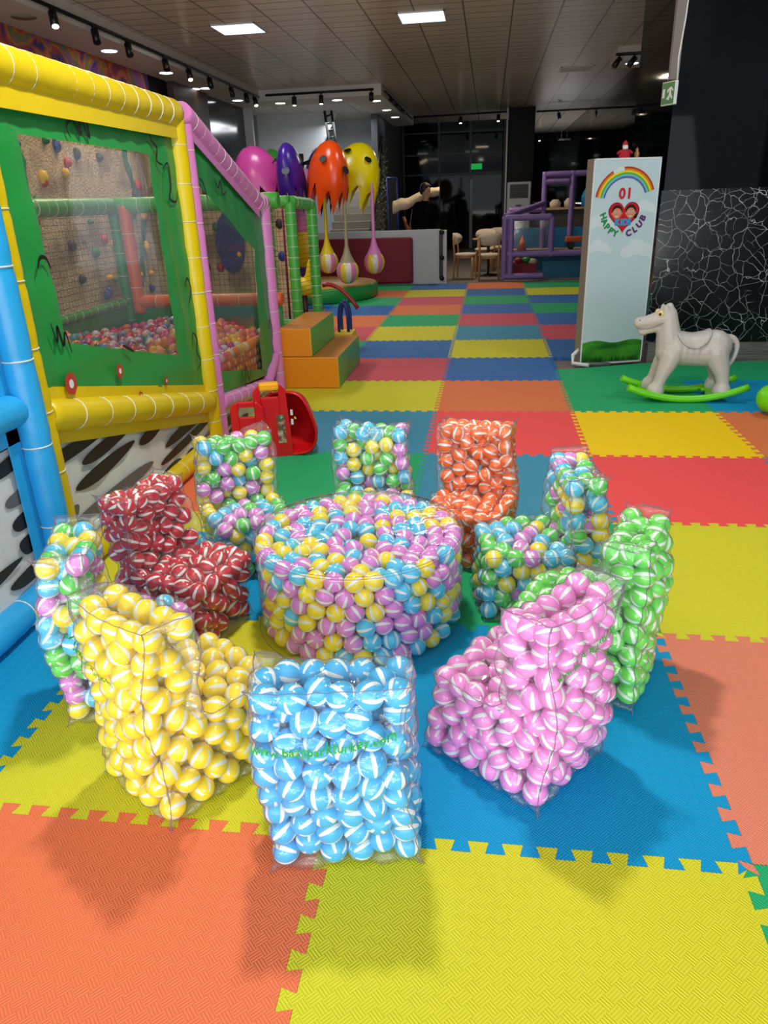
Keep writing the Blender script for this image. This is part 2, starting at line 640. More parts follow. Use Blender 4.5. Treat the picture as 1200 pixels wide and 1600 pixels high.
# soffits
msof = mat('soffit_paint', (222, 216, 208), rough=0.6)
struct('trim_7', MB().mm((-5.0, -3.6, 3.4), (-4.3, 15.0, 3.6)), msof)
struct('trim_8', MB().mm((-5.0, 15.0, 3.4), (-1.8, 15.95, 3.6)), msof)
struct('trim_9', MB().mm((-2.5, 15.95, 3.4), (-1.8, 21.7, 3.6)), msof)
struct('trim_10', MB().mm((2.33, 12.55, 3.4), (5.6, 13.4, 3.6)), msof)
# left wall finishes
o = MB().mm((-5.0, 5.5, 2.4), (-4.97, 11.2, 3.4)).obj('wall_mural', mat_noise(
    'mural_paint', [(0.30, (36, 26, 60)), (0.40, (70, 44, 120)), (0.47, (180, 70, 70)), (0.52, (226, 120, 60)),
                    (0.57, (90, 130, 60)), (0.63, (190, 90, 150)), (0.72, (40, 60, 120))], scale=1.6, dist=1.6, stretch=(1, 0.9, 1.3)))
tag(o, 'abstract colourful feather-like mural high on the left wall', 'mural')
struct('trim_11', MB().mm((-5.0, 11.2, 0), (-4.96, 11.9, 3.4)), M_dark)
struct('trim_12', MB().mm((-5.0, 11.9, 0), (-4.85, 13.5, 3.4)),
       mat_noise('dark_wood', [(0.3, (58, 42, 34)), (0.7, (98, 76, 62))], scale=3, stretch=(1, 1, 12), rough=0.5))
struct('window_3', MB().mm((-5.0, 13.5, 0), (-4.93, 15.9, 3.4)), mat('smoked_glass', (44, 46, 52), rough=0.12))

# ------------------------------------------------------------------ foam floor tiles
FOAM = dict(orange=mat_foam('foam_orange', (232, 118, 78)), yellow=mat_foam('foam_yellow', (208, 205, 44)),
            blue=mat_foam('foam_blue', (0, 148, 204)), blue_dimmed=mat_foam('foam_blue_dimmed', (50, 108, 178)),  # second blue has the far end's dim light put into its colour
            green=mat_foam('foam_green', (30, 168, 108)), red=mat_foam('foam_red', (240, 82, 84)),
            teal=mat_foam('foam_blue_half_dimmed', (62, 142, 176)), salmon=mat_foam('foam_salmon', (222, 130, 106)),  # teal is the blue with mid-room dimness put into its colour
            gold=mat_foam('foam_gold', (246, 208, 0)), red_dimmed=mat_foam('foam_red_dimmed', (206, 84, 100)),  # this red is darkened to carry the far end's dim light
            amber=mat_foam('foam_amber', (222, 120, 74)))
GRID = {  # (column, row): colour
    (-1, -1): 'orange', (0, -1): 'yellow', (1, -1): 'green',
    (-2, 0): 'blue', (-1, 0): 'yellow', (0, 0): 'blue', (1, 0): 'salmon',
    (-2, 1): 'yellow', (-1, 1): 'blue', (0, 1): 'green', (1, 1): 'yellow', (2, 1): 'blue',
    (-2, 2): 'orange', (-1, 2): 'green', (0, 2): 'teal', (1, 2): 'red', (2, 2): 'teal',
    (-2, 3): 'yellow', (-1, 3): 'teal', (0, 3): 'red', (1, 3): 'gold', (2, 3): 'amber', (3, 3): 'green',
    (-2, 4): 'yellow', (-1, 4): 'yellow', (0, 4): 'amber', (1, 4): 'green', (2, 4): 'blue', (3, 4): 'green',
    (-1, 5): 'red_dimmed', (0, 5): 'blue_dimmed', (2, 5): 'green', (1, 5): 'green', (3, 5): 'green',
    (-2, 6): 'green', (-1, 6): 'blue_dimmed', (0, 6): 'yellow', (1, 6): 'blue_dimmed',
    (-2, 7): 'red_dimmed', (-1, 7): 'yellow', (0, 7): 'teal', (1, 7): 'red_dimmed',
    (-2, 8): 'amber', (-1, 8): 'green', (0, 8): 'red_dimmed', (1, 8): 'blue_dimmed',
    (-2, 9): 'blue_dimmed', (-1, 9): 'amber', (0, 9): 'blue_dimmed', (1, 9): 'green',
    (-3, 10): 'blue_dimmed', (-2, 10): 'green', (-1, 10): 'red_dimmed', (0, 10): 'green', (1, 10): 'blue_dimmed',
    (-3, 11): 'yellow', (-2, 11): 'amber', (-1, 11): 'yellow', (0, 11): 'blue_dimmed', (1, 11): 'yellow',
    (-3, 12): 'amber', (-2, 12): 'green', (-1, 12): 'blue_dimmed', (0, 12): 'amber', (1, 12): 'green',
    (-2, 5): 'orange', (2, 0): 'teal'}
NT = 12
TH = 0.017


def edge(a, b, off):
    """interlocking edge from a to b; off = unit vector of positive side"""
    a, b, off = Vector(a), Vector(b), Vector(off)
    pts = [a]
    for i in range(NT):
        c = (i + 0.5) / NT
        for t, s in ((c - 0.017, -1), (c - 0.026, 1), (c + 0.026, 1), (c + 0.017, -1)):
            pts.append(a.lerp(b, t) + off * s * TH)
    return pts


CW = {-3: 'beyond the play frame', -2: 'leftmost', -1: 'left of centre', 0: 'right of centre', 1: 'right', 2: 'far right', 3: 'rightmost'}
ORD = ['front', 'second', 'third', 'fourth', 'fifth', 'sixth', 'seventh', 'eighth', 'ninth', 'tenth', 'eleventh', 'twelfth', 'thirteenth', 'last']
CNAME = dict(orange='orange', yellow='yellow', blue='bright blue', blue_dimmed='dull blue', green='green', red='coral red', teal='grey-blue',
             salmon='salmon orange', gold='golden yellow', red_dimmed='rose red', amber='orange')
for (cx, cy), cn in GRID.items():
    x0, y0 = cx, cy
    S_ = edge((x0, y0), (x0 + 1, y0), (0, 1))
    E_ = edge((x0 + 1, y0), (x0 + 1, y0 + 1), (1, 0))
    N_ = edge((x0, y0 + 1), (x0 + 1, y0 + 1), (0, 1)) + [Vector((x0 + 1, y0 + 1))]
    W_ = edge((x0, y0), (x0, y0 + 1), (1, 0)) + [Vector((x0, y0 + 1))]
    poly = S_ + E_ + N_[::-1][:-1] + W_[::-1][:-1]
    if (cx, cy) in ((1, 5), (2, 5), (3, 5)):      # cut along the block on the right
        lim = (lambda x: 5.42 + (x - 1) * 0.34) if cx == 1 else (lambda x: 5.76)
        poly = [Vector((p.x, min(p.y, lim(p.x)))) for p in poly]
        q = []
        for p in poly:
            if not q or (p - q[-1]).length > 1e-5:
                q.append(p)
        # drop the clipped teeth so the cut edge is one clean line
        poly = [p for p in q if not (abs(p.y - lim(p.x)) < 1e-6 and x0 + 0.03 < p.x < x0 + 0.97)]
    c = Vector((cx + 0.5, cy + 0.5))
    k = 0.9992
    loc = [((p - c) * k) for p in poly]
    n = len(loc)
    mb = MB()
    zt, zb = 0.0, -0.029
    vs = [(p.x, p.y, zb) for p in loc] + [(p.x, p.y, zt) for p in loc]
    mb.add(vs, [tuple(range(n, 2 * n))] + [(i, (i + 1) % n, n + (i + 1) % n, n + i) for i in range(n)])
    ob = mb.obj('foam_mat', FOAM[cn], recalc=False)
    ob.location = (c.x, c.y, 0)
    tag(ob, f'{CNAME[cn]} interlocking foam floor mat, {ORD[min(cy + 1, 13)]} row back, {CW[cx]} column', 'floor mat', 'interlocking foam floor mats')

# ------------------------------------------------------------------ ball-filled seats and table
BR = 0.034
BALLC = dict(yellow=(255, 226, 10), blue=(52, 180, 236), pink=(242, 142, 218), green=(104, 224, 80), red=(200, 14, 50),
             orange=(255, 112, 16), lyellow=(250, 226, 40), lblue=(84, 204, 246), lpink=(226, 138, 222), lgreen=(96, 218, 90))
M_bw = mat('ball_white', (232, 238, 236), rough=0.28)
M_ball = {k: mat('ball_' + k, c, rough=0.26) for k, c in BALLC.items()}


def ball_base(nu, nvv):
    vs, fs, mi = [], [], []
    for j in range(nvv + 1):
        th = PI * j / nvv
        for i in range(nu):
            a = 2 * PI * i / nu
            vs.append((math.sin(th) * math.cos(a), math.sin(th) * math.sin(a), math.cos(th)))
    for j in range(nvv):
        for i in range(nu):
            k = (i + 1) % nu
            fs.append((j * nu + i, (j + 1) * nu + i, (j + 1) * nu + k, j * nu + k))
            mi.append(1 if i % 8 in (0, 1) and 1 < j < nvv - 2 else 0)
    return np.array(vs), fs, mi


BV, BF, BM = ball_base(40, 14)


def ball_mesh(cn):
    me = bpy.data.meshes.new('ball_' + cn)
    me.from_pydata((BV * BR).tolist(), [], BF)
    me.materials.append(M_ball[cn])
    me.materials.append(M_bw)
    me.polygons.foreach_set('material_index', BM)
    me.polygons.foreach_set('use_smooth', [True] * len(BF))
    me.update()
    return me


BALLMESH = {k: ball_mesh(k) for k in BALLC}


def pack(n, project, sample, rs, r, iters=260):
    P = sample(n, rs)
    D = 2 * r * 0.985
    for it in range(iters):
        d = P[:, None, :] - P[None, :, :]
        q = np.sqrt((d ** 2).sum(-1)) + np.eye(len(P)) * 9 + 1e-9
        ov = np.clip(D - q, 0, None)
        mv = (d / q[..., None] * ov[..., None]).sum(1) * 0.45
        P = P + mv
        P[:, 2] += 0.0001
        P = project(P)
    return P


def seat_project(w, d, H, hs, tb, r):
    def f(P):
        P = P.copy()
        P[:, 0] = np.clip(P[:, 0], -w / 2 + r, w / 2 - r)
        P[:, 1] = np.clip(P[:, 1], -d / 2 + r, d / 2 - r)
        P[:, 2] = np.clip(P[:, 2], r, H - r)
        ylim = -d / 2 + tb - r
        bad = (P[:, 2] > hs - r) & (P[:, 1] > ylim)
        dz = P[:, 2] - (hs - r)
        dy = P[:, 1] - ylim
        gz = bad & (dz < dy)
        gy = bad & ~gz
        P[gz, 2] = hs - r
        P[gy, 1] = ylim
        return P
    return f


def seat_deform(P, w, d, H, hs, tb, seed, sag=1.0):
    P = np.array(P, float)
    x, y, z = P[:, 0].copy(), P[:, 1].copy(), P[:, 2].copy()
    nx, ny, nz = x / (w / 2), y / (d / 2), 2 * z / H - 1
    ax = np.clip(1 - nz ** 2, 0, 1)
    ay = np.clip(1 - ny ** 2, 0, 1)
    axx = np.clip(1 - nx ** 2, 0, 1)
    X = x * (1 - 0.09 * ax) + nx * 0.040 * ay * ax
    Y = y + np.where(ny < 0, ny, 0) * 0.040 * axx * ax + np.where((ny > 0), ny, 0) * 0.012 * axx
    Z = z + np.clip(nz, 0, 1) ** 3 * (nx ** 2 * 0.02 - 0.006)
    # seat top crowned a little, front end rounded off
    st = np.clip((z / hs), 0, 1) * np.where(ny > -0.1, 1, 0)
    Z = Z + 0.012 * st * axx * np.sin(np.clip((ny + 0.1) / 1.1, 0, 1) * PI)
    Z = Z - 0.02 * st * np.clip(ny, 0, 1) ** 4
    rs = np.random.RandomState(seed)
    ph = rs.rand(6) * 6.28
    lean = rs.uniform(-0.012, 0.012)
    X = X + 0.011 * np.sin(z * 13 + ph[0]) * sag + lean * np.clip(nz, 0, 1)
    Y = Y + 0.010 * np.sin(z * 15 + ph[1] + x * 6) * sag
    Z = Z + 0.005 * np.sin(x * 14 + ph[2] + y * 9) * np.clip(z / 0.1, 0, 1) * sag
    return np.stack([X, Y, Z], 1)


def lattice_surface(inside, nx, ny, nz, pos):
    """boundary quads of a set of lattice cells"""
    idx = {}
    vs, fs = [], []

    def vid(i, j, k):
        if (i, j, k) not in idx:
            idx[(i, j, k)] = len(vs)
            vs.append(pos(i, j, k))
        return idx[(i, j, k)]
    for i in range(nx):
        for j in range(ny):
            for k in range(nz):
                if not inside(i, j, k):
                    continue
                for (di, dj, dk, q) in ((-1, 0, 0, ((0, 0, 0), (0, 0, 1), (0, 1, 1), (0, 1, 0))), (1, 0, 0, ((1, 0, 0), (1, 1, 0), (1, 1, 1), (1, 0, 1))),
                                        (0, -1, 0, ((0, 0, 0), (1, 0, 0), (1, 0, 1), (0, 0, 1))), (0, 1, 0, ((0, 1, 0), (0, 1, 1), (1, 1, 1), (1, 1, 0))),
                                        (0, 0, -1, ((0, 0, 0), (0, 1, 0), (1, 1, 0), (1, 0, 0))), (0, 0, 1, ((0, 0, 1), (1, 0, 1), (1, 1, 1), (0, 1, 1)))):
                    a, b, c = i + di, j + dj, k + dk
                    if 0 <= a < nx and 0 <= b < ny and 0 <= c < nz and inside(a, b, c):
                        continue
                    fs.append(tuple(vid(i + p, j + s, k + t) for p, s, t in q))
    return np.array(vs), fs


def hug(V, F, C, r, wgt, it=2):
    """pull the film on to the balls behind it, then smooth"""
    V = V.copy()
    n = len(V)
    Fa = np.array(F)
    e = np.concatenate([Fa[:, [0, 1]], Fa[:, [1, 2]], Fa[:, [2, 3]], Fa[:, [3, 0]]])
    e = np.concatenate([e, e[:, ::-1]])
    cnt = np.bincount(e[:, 0], minlength=n)[:, None]
    for k in range(it):
        N = np.zeros_like(V)
        fn = np.cross(V[Fa[:, 2]] - V[Fa[:, 0]], V[Fa[:, 3]] - V[Fa[:, 1]])
        for c in range(4):
            np.add.at(N, Fa[:, c], fn)
        N /= np.linalg.norm(N, axis=1)[:, None] + 1e-9
        D = np.sqrt(((V[:, None, :] - C[None]) ** 2).sum(-1)).min(1)
        s = D - (r + 0.003)
        mv = np.clip(s, -0.02, 0.014) * wgt
        mv = np.where(s < 0, np.clip(s, -0.02, 0), mv)
        V = V - N * mv[:, None]
        A = np.zeros_like(V)
        np.add.at(A, e[:, 0], V[e[:, 1]])
        V = V * (1 - 0.45 * wgt[:, None]) + A / cnt * (0.45 * wgt[:, None])
    return V


ALL = []      # every packed ball: dict(thing index, world centre, local centre, colour)
UNITS = []


def add_unit(root, centres, palette, seed, film_V, film_F, film_mat, seams, H, surf=None):
    UNITS.append(dict(root=root, C=centres, pal=palette, seed=seed))
    mb = MB()
    mb.add(film_V.tolist(), film_F, 0, True)
    film = mb.obj('clear_cover', film_mat, root, recalc=False)
    for s in seams:
        MB().path(s, 0.0009, n=5, caps=False).obj('seam', M_seam, film)
    return film


def seat(label, C, f, palette, seed, w=0.33, d=0.40, H=0.56, hs=0.28, tb=0.155, text=None, n=None):
    rz = math.atan2(f[1], f[0]) - PI / 2
    root = thing('ball_chair', label, 'chair', (C[0], C[1], 0.0), rz, 'clear ball-filled chairs round the table')
    rs = np.random.RandomState(seed)
    proj = seat_project(w, d, H, hs, tb, BR + 0.002)
    vol = w * (d * hs + tb * (H - hs))
    n = n or int(vol * 0.67 / (4 / 3 * PI * BR ** 3))

    def sample(k, r_):
        q = np.stack([r_.uniform(-w / 2, w / 2, k * 3), r_.uniform(-d / 2, d / 2, k * 3), r_.uniform(0, H, k * 3)], 1)
        ok = (q[:, 2] < hs) | (q[:, 1] < -d / 2 + tb)
        return q[ok][:k]
    P = pack(n, proj, sample, rs, BR)
    P = seat_deform(P, w, d, H, hs, tb, seed)
    P[:, 2] = np.maximum(P[:, 2], BR + 0.001)
    h = 0.0115
    nx, nz, ny = round(w / h), round(H / h), round(d / h)
    jb, kh = round(tb / h), round(hs / h)
    inside = lambda i, j, k: k < kh or j < jb
    V, F = lattice_surface(inside, nx, ny, nz, lambda i, j, k: (-w / 2 + w * i / nx, -d / 2 + d * j / ny, H * k / nz))
    V0 = V.copy()
    ex = np.minimum(V[:, 0] + w / 2, w / 2 - V[:, 0])
    ey = np.minimum(V[:, 1] + d / 2, np.where(V[:, 2] > hs - 1e-4, np.abs(-d / 2 + tb - V[:, 1]), d / 2 - V[:, 1]))
    ez = np.minimum(V[:, 2], np.where(V[:, 1] > -d / 2 + tb, np.abs(hs - V[:, 2]), H - V[:, 2]))
    srt = np.sort(np.stack([ex, ey, ez], 1), 1)
    wgt = (0.4 + 0.6 * np.clip(srt[:, 1] / 0.03, 0, 1)) * np.clip(srt[:, 2] / 0.035, 0, 1)
    Vd = seat_deform(V, w, d, H, hs, tb, seed)
    Vd[:, 0] *= 1.015
    Vh = hug(Vd, F, P, BR, wgt, it=4)
    Vh[:, 2] = np.maximum(Vh[:, 2], 0.001)
    # seams follow the long edges
    seams = []
    key = {tuple(np.round(v, 4)): i for i, v in enumerate(V0)}

    def line(a, b, m_):
        out = []
        for t in np.linspace(0, 1, m_ + 1):
            p = np.array(a) * (1 - t) + np.array(b) * t
            i = np.argmin(((V0 - p) ** 2).sum(1))
            if not out or (Vh[i] - out[-1]).any():
                out.append(Vh[i])
        return [Vector(q) for q in out]
    for sx in (-w / 2, w / 2):
        a = line((sx, -d / 2, 0), (sx, -d / 2, H), nz)
        a += line((sx, -d / 2, H), (sx, -d / 2 + tb, H), jb)[1:]
        a += line((sx, -d / 2 + tb, H), (sx, -d / 2 + tb, hs), nz - kh)[1:]
        a += line((sx, -d / 2 + tb, hs), (sx, d / 2, hs), ny - jb)[1:]
        a += line((sx, d / 2, hs), (sx, d / 2, 0), kh)[1:]
        seams.append(a)
        seams.append([p + Vector((-0.009 * (1 if sx > 0 else -1), 0.002, 0.0)) for p in a[:nz]])
    seams.append(line((-w / 2, -d / 2, H), (w / 2, -d / 2, H), nx))
    seams.append(line((-w / 2, -d / 2 + tb, H), (w / 2, -d / 2 + tb, H), nx))
    film = add_unit(root, P, palette, seed, Vh, F, M_film, seams, H)
    if text:
        bvh = BVHTree.FromPolygons([Vector(v) for v in Vh], F)
        vs, fs = text_mesh(text[0], text[1], spacing=1.02, bold=0.0004)
        bm = bmesh.new()
        bvv = [bm.verts.new(v) for v in vs]
        for f_ in fs:
            try:
                bm.faces.new([bvv[i] for i in f_])
            except ValueError:
                pass
        bmesh.ops.triangulate(bm, faces=bm.faces)
        bm.verts.index_update()
        vv = [v.co.copy() for v in bm.verts]
        ff = [tuple(v.index for v in q.verts) for q in bm.faces]
        bm.free()
        out = []
        for v in vv:
            px, pz = text[2] + v.x, text[3] + v.y + v.x * text[4]
            hy = [h_.y for h_ in (bvh.ray_cast(Vector((px + q, -0.6, pz + q2)), Vector((0, 1, 0)))[0]
                                  for q, q2 in ((0, 0), (0.015, 0), (-0.015, 0), (0.008, 0.012), (-0.008, -0.012))) if h_]
            out.append((px, (min(hy) if hy else -d / 2) - 0.002, pz))
        t_ = MB().add(out, ff).obj('printed_web_address', M_txt, film, recalc=False)
        tag(t_, 'green printed web address')
    return root


URL = 'www.bazzparkturkey.com'
MULTI = ['lyellow', 'lblue', 'lpink', 'lgreen']
seat('sky-blue ball chair nearest the camera, its back turned to us', (0.03, 0.09), (-0.13, 0.99), ['blue'], 11, w=0.365, d=0.38, H=0.51,
     text=(URL, 0.030, -0.02, 0.375, 0.08))
seat('yellow ball chair left of the blue one, at lower left', (-0.435, 0.235), (0.55, 0.83), ['yellow'], 12, w=0.33, d=0.40, H=0.57,
     text=(URL, 0.027, -0.07, 0.42, -0.05))
seat('pink ball chair right of the blue one, near the front right', (0.475, 0.36), (-0.80, 0.60), ['pink'], 13, w=0.325, d=0.40, H=0.55,
     text=(URL, 0.025, -0.01, 0.42, 0.1))
seat('bright green ball chair at the right of the circle', (0.715, 0.78), (-0.91, 0.41), ['green'], 14, w=0.33, d=0.40, H=0.545)
seat('mixed pastel ball chair behind the green chair, right side of the table', (0.57, 1.245), (-0.98, -0.16), MULTI, 15, w=0.34, d=0.44, H=0.55)
seat('orange ball chair behind the table', (0.32, 1.645), (-0.23, -0.97), ['orange'], 16, w=0.33, d=0.40, H=0.56)
seat('mixed pastel ball chair straight behind the table, beside the orange one', (-0.13, 1.655), (-0.06, -0.99), MULTI, 17, w=0.33, d=0.38, H=0.55)
seat('mixed pastel ball chair in front of the red plastic rocker', (-0.665, 1.50), (0.55, -0.83), MULTI, 18, w=0.33, d=0.40, H=0.55)
seat('red ball chair left of the table', (-0.735, 0.95), (0.93, -0.30), ['red'], 19, w=0.32, d=0.40, H=0.55)
seat('mixed pastel ball chair by the blue frame post, behind the yellow chair', (-0.76, 0.525), (0.95, 0.30), MULTI, 20, w=0.31, d=0.38, H=0.56)

# the round table
TC, TR, THT = (-0.085, 1.07), 0.385, 0.36
troot = thing('ball_table', 'round clear table packed with pastel striped balls, centre of the ring of chairs', 'table', (TC[0], TC[1], 0))


def tproj(P):
    P = P.copy()
    rr = np.sqrt(P[:, 0] ** 2 + P[:, 1] ** 2)
    lim = TR - BR - 0.003
    k = np.where(rr > lim, lim / np.maximum(rr, 1e-6), 1)
    P[:, 0] *= k
    P[:, 1] *= k
    P[:, 2] = np.clip(P[:, 2], BR, THT - BR - 0.002)
    return P


def tsample(k, r_):
    a = r_.uniform(0, 2 * PI, k)
    q = np.sqrt(r_.uniform(0.15, 1, k)) * TR
    return np.stack([q * np.cos(a), q * np.sin(a), r_.uniform(0, THT, k)], 1)


TP = pack(600, tproj, tsample, np.random.RandomState(5), BR, 150)
vs, fs = [], []
NA = 120
prof = []
for i in range(1, 14):
    prof.append((TR * i / 13 * 0.985, THT + 0.012 * (1 - (i / 13) ** 2)))
for i in range(1, 25):
    z = THT * (1 - i / 24)
    prof.append((TR * (1 + 0.02 * math.sin(PI * z / THT)), z))
for (r_, z) in prof:
    for i in range(NA):
        a = 2 * PI * i / NA
        vs.append((r_ * math.cos(a), r_ * math.sin(a), max(z, 0.001)))
for j in range(len(prof) - 1):
    for i in range(NA):
        k = (i + 1) % NA
        fs.append((j * NA + i, (j + 1) * NA + i, (j + 1) * NA + k, j * NA + k))
tv = np.array(vs)
tw = np.ones(len(tv)) * 0.7
tw[12 * NA:14 * NA] = 0
tV = hug(tv, fs, TP, BR, tw, it=1)
tV[:, 2] = np.maximum(tV[:, 2], 0.001)
b0 = len(tV)
tV = np.vstack([tV, [[0, 0, THT + 0.012]]])
fs2 = fs + [(b0, i, (i + 1) % NA) for i in range(NA)]
tseams = []
for zz, rr in ((THT, TR * 0.987), (THT - 0.008, TR * 1.0)):
    tseams.append([Vector((rr * math.cos(2 * PI * i / 90), rr * math.sin(2 * PI * i / 90), zz + 0.002)) for i in range(91)])
tseams.append([Vector((TR * 1.02 * math.cos(a), TR * 1.02 * math.sin(a), 0.004)) for a in [2 * PI * i / 90 for i in range(91)]])
add_unit(troot, TP, ['lyellow', 'lblue', 'lpink'], 6, tV, fs2, M_film_y, tseams, THT)

# which balls can the camera see best
bpy.context.view_layer.update()
WC, UI = [], []
for ui, u in enumerate(UNITS):
    M = np.array(u['root'].matrix_world)
    u['W'] = u['C'] @ M[:3, :3].T + M[:3, 3]
    WC.append(u['W'])
    UI += [ui] * len(u['C'])
WC = np.vstack(WC)
UI = np.array(UI)
cp = np.array(CAM)
dv = WC - cp
dist = np.linalg.norm(dv, axis=1)
dn = dv / dist[:, None]
side = np.cross(dn, [0, 0, 1.0])
side /= np.linalg.norm(side, axis=1)[:, None]
upv = np.cross(side, dn)
vis = np.zeros(len(WC))
for ox, oy in ((0, 0), (0.6, 0), (-0.6, 0), (0, 0.6), (0, -0.6), (0.5, 0.5), (-0.5, 0.5), (0.5, -0.5), (-0.5, -0.5)):
    T = WC + (side * ox + upv * oy) * BR
    d = T - cp
    L = np.linalg.norm(d, axis=1)
    d /= L[:, None]
    for s0 in range(0, len(WC), 400):
        dd = d[s0:s0 + 400]
        t = dd @ (WC - cp).T
        q = (dist ** 2)[None, :] - t ** 2
        hitm = (q < (BR * 0.97) ** 2) & (t < (dist[s0:s0 + 400] - BR * 0.4)[:, None])
        hitm[np.arange(len(dd)), np.arange(s0, s0 + len(dd))] = False
        vis[s0:s0 + 400] += ~hitm.any(1)
score = vis / 9 / dist ** 2
off = 0
for ui, u in enumerate(UNITS):
    n = len(u['C'])
    sc = score[off:off + n]
    vs_ = vis[off:off + n]
    off += n
    rs = np.random.RandomState(u['seed'] + 100)
    order = np.argsort(-sc)
    top = set(order[:100].tolist())
    pal = u['pal']
    stuff = MB()
    cols = rs.randint(0, len(pal), n)
    for i in range(n):
        c = Vector(u['C'][i])
        e = Euler(rs.uniform(0, 2 * PI, 3))
        if i in top and vs_[i] > 0:
            b = bpy.data.objects.new('ball', BALLMESH[pal[cols[i]]])
            COL.objects.link(b)
            b.parent = u['root']
            b.location = c
            b.rotation_euler = e
            if len(pal) > 1:
                b['label'] = {'lyellow': 'yellow', 'lblue': 'light blue', 'lpink': 'pink', 'lgreen': 'green'}[pal[cols[i]]] + ' and white striped ball'
        else:
            R = np.array(e.to_matrix())
            pts = (BV * BR) @ R.T + u['C'][i]
            b0 = len(stuff.v)
            stuff.v += [tuple(p) for p in pts]
            stuff.f += [tuple(b0 + a for a in f_) for f_ in BF]
            stuff.mi += [cols[i] if q == 0 else len(pal) for q in BM]
            stuff.sm += [True] * len(BF)
    if stuff.v:
        so = stuff.obj('ball_filling', [M_ball[p] for p in pal] + [M_bw], u['root'], recalc=False)
        so['kind'] = 'stuff'

# ------------------------------------------------------------------ ball pit frame on the left
PX = -1.38
pit = thing('ball_pit_frame', 'yellow and pink padded tube frame round the ball pit with green window panels', 'play frame', (PX, 1.4, 0))


def pl(y, z, x=0.0):
    return (x, y - 1.4, z)          # local coordinates on the frame's front plane


padded(pit, 'corner_post', pl(1.26, 0.0), pl(1.26, 1.98), 0.054, M_yel, 0.26, 1)
padded(pit, 'corner_post', pl(3.04, 0.0), pl(3.04, 1.99), 0.060, M_yel, 0.20, 2)
padded(pit, 'corner_post', pl(3.20, 0.0), pl(3.20, 1.97), 0.040, M_pink, 0.2, 3)
padded(pit, 'corner_post', pl(4.62, 0.0), pl(4.62, 1.50), 0.058, M_pink, 0.17, 4)
padded(pit, 'top_rail', pl(0.6, 1.96), pl(3.04, 1.95), 0.072, M_yel, 0.14, 5)
padded(pit, 'middle_rail', pl(1.28, 0.72), pl(3.0, 0.33), 0.068, M_yel, 0.21, 6)
padded(pit, 'floor_rail', pl(1.26, 0.06), pl(3.04, 0.06), 0.060, M_yel, 0.15, 7)
padded(pit, 'sloping_rail', pl(3.16, 1.97), pl(4.44, 1.50), 0.062, M_pink, 0.11, 8)
padded(pit, 'top_rail', pl(4.42, 1.49), pl(4.64, 1.49), 0.062, M_pink, 0.07, 9)
padded(pit, 'middle_rail', pl(3.2, 0.27), pl(4.30, 0.13), 0.055, M_pink, 0.16, 10)
padded(pit, 'corner_brace', pl(4.28, 0.13), pl(4.6, 0.32), 0.045, M_pink, None, 11)


def strip(poly, name, m_, parent, x=0.0, th=0.004):
    return MB().prism([(p[0] - 1.4, p[1]) for p in poly], (x, 0, 0), (0, 1, 0), (0, 0, 1), th).obj(name, m_, parent)


# laced flaps under and over the rails
strip([(0.6, 1.92), (0.6, 1.81), (3.0, 1.82), (3.0, 1.92)], 'laced_flap', M_yel, pit, 0.03)
strip([(1.28, 0.84), (1.28, 0.60), (3.0, 0.20), (3.0, 0.44)], 'laced_flap', M_yel, pit, 0.0)
strip([(3.2, 1.92), (3.2, 1.84), (4.45, 1.38), (4.45, 1.46)], 'laced_flap', M_pink, pit, 0.02)

M_line = mat('black_print', (12, 14, 12), rough=0.5)
M_dots = mat('red_print', (176, 56, 40), rough=0.5)
M_leaf = mat('pale_green_print', (42, 148, 66), rough=0.4)


def squiggle(mb, pts, wdt=0.010, mi=1, x=0.0175):
    pts = [Vector((x, p[0] - 1.4, p[1])) for p in pts]
    n = len(pts)
    a, b = [], []
    for i, p in enumerate(pts):
        t = (pts[min(i + 1, n - 1)] - pts[max(i - 1, 0)]).normalized()
        q = Vector((0, -t.z, t.y)) * wdt * (0.35 + 0.65 * math.sin(PI * (i + 0.5) / n))
        a.append(p + q)
        b.append(p - q)
    mb.add(a + b, [(i, i + 1, n + i + 1, n + i) for i in range(n - 1)], mi)


def curve(pts, k=6):
    """Catmull-Rom through 2D points"""
    out = []
    P = [pts[0]] + list(pts) + [pts[-1]]
    for i in range(1, len(P) - 2):
        for j in range(k):
            t = j / k
            out.append(tuple(0.5 * ((2 * P[i][c]) + (-P[i - 1][c] + P[i + 1][c]) * t + (2 * P[i - 1][c] - 5 * P[i][c] + 4 * P[i + 1][c] - P[i + 2][c]) * t * t
                             + (-P[i - 1][c] + 3 * P[i][c] - 3 * P[i + 1][c] + P[i + 2][c]) * t ** 3) for c in range(len(pts[0]))))
    out.append(tuple(pts[-1]))
    return out


def panel_with_hole(name, outer, inner, m_, x=0.0, wav=0.008, rows=8):
    """outer and inner are matching rings of 4 points; the sheet ripples slightly"""
    mb = MB()
    n = 4
    K = 14
    for i in range(n):
        o0, o1 = outer[i], outer[(i + 1) % n]
        i0, i1 = inner[i], inner[(i + 1) % n]
        vs, fs = [], []
        for a in range(K + 1):
            for b in range(rows + 1):
                t, s = a / K, b / rows
                p = [(o0[c] * (1 - t) + o1[c] * t) * (1 - s) + (i0[c] * (1 - t) + i1[c] * t) * s for c in (0, 1)]
                xx = x + wav * math.sin(p[0] * 31 + p[1] * 4) * math.sin(s * PI) + wav * 0.5 * math.sin(p[1] * 23)
                vs.append((xx, p[0] - 1.4, p[1]))
        for a in range(K):
            for b in range(rows):
                q = a * (rows + 1) + b
                fs.append((q, q + rows + 1, q + rows + 2, q + 1))
        mb.add(vs, fs, 0, True)
    return mb


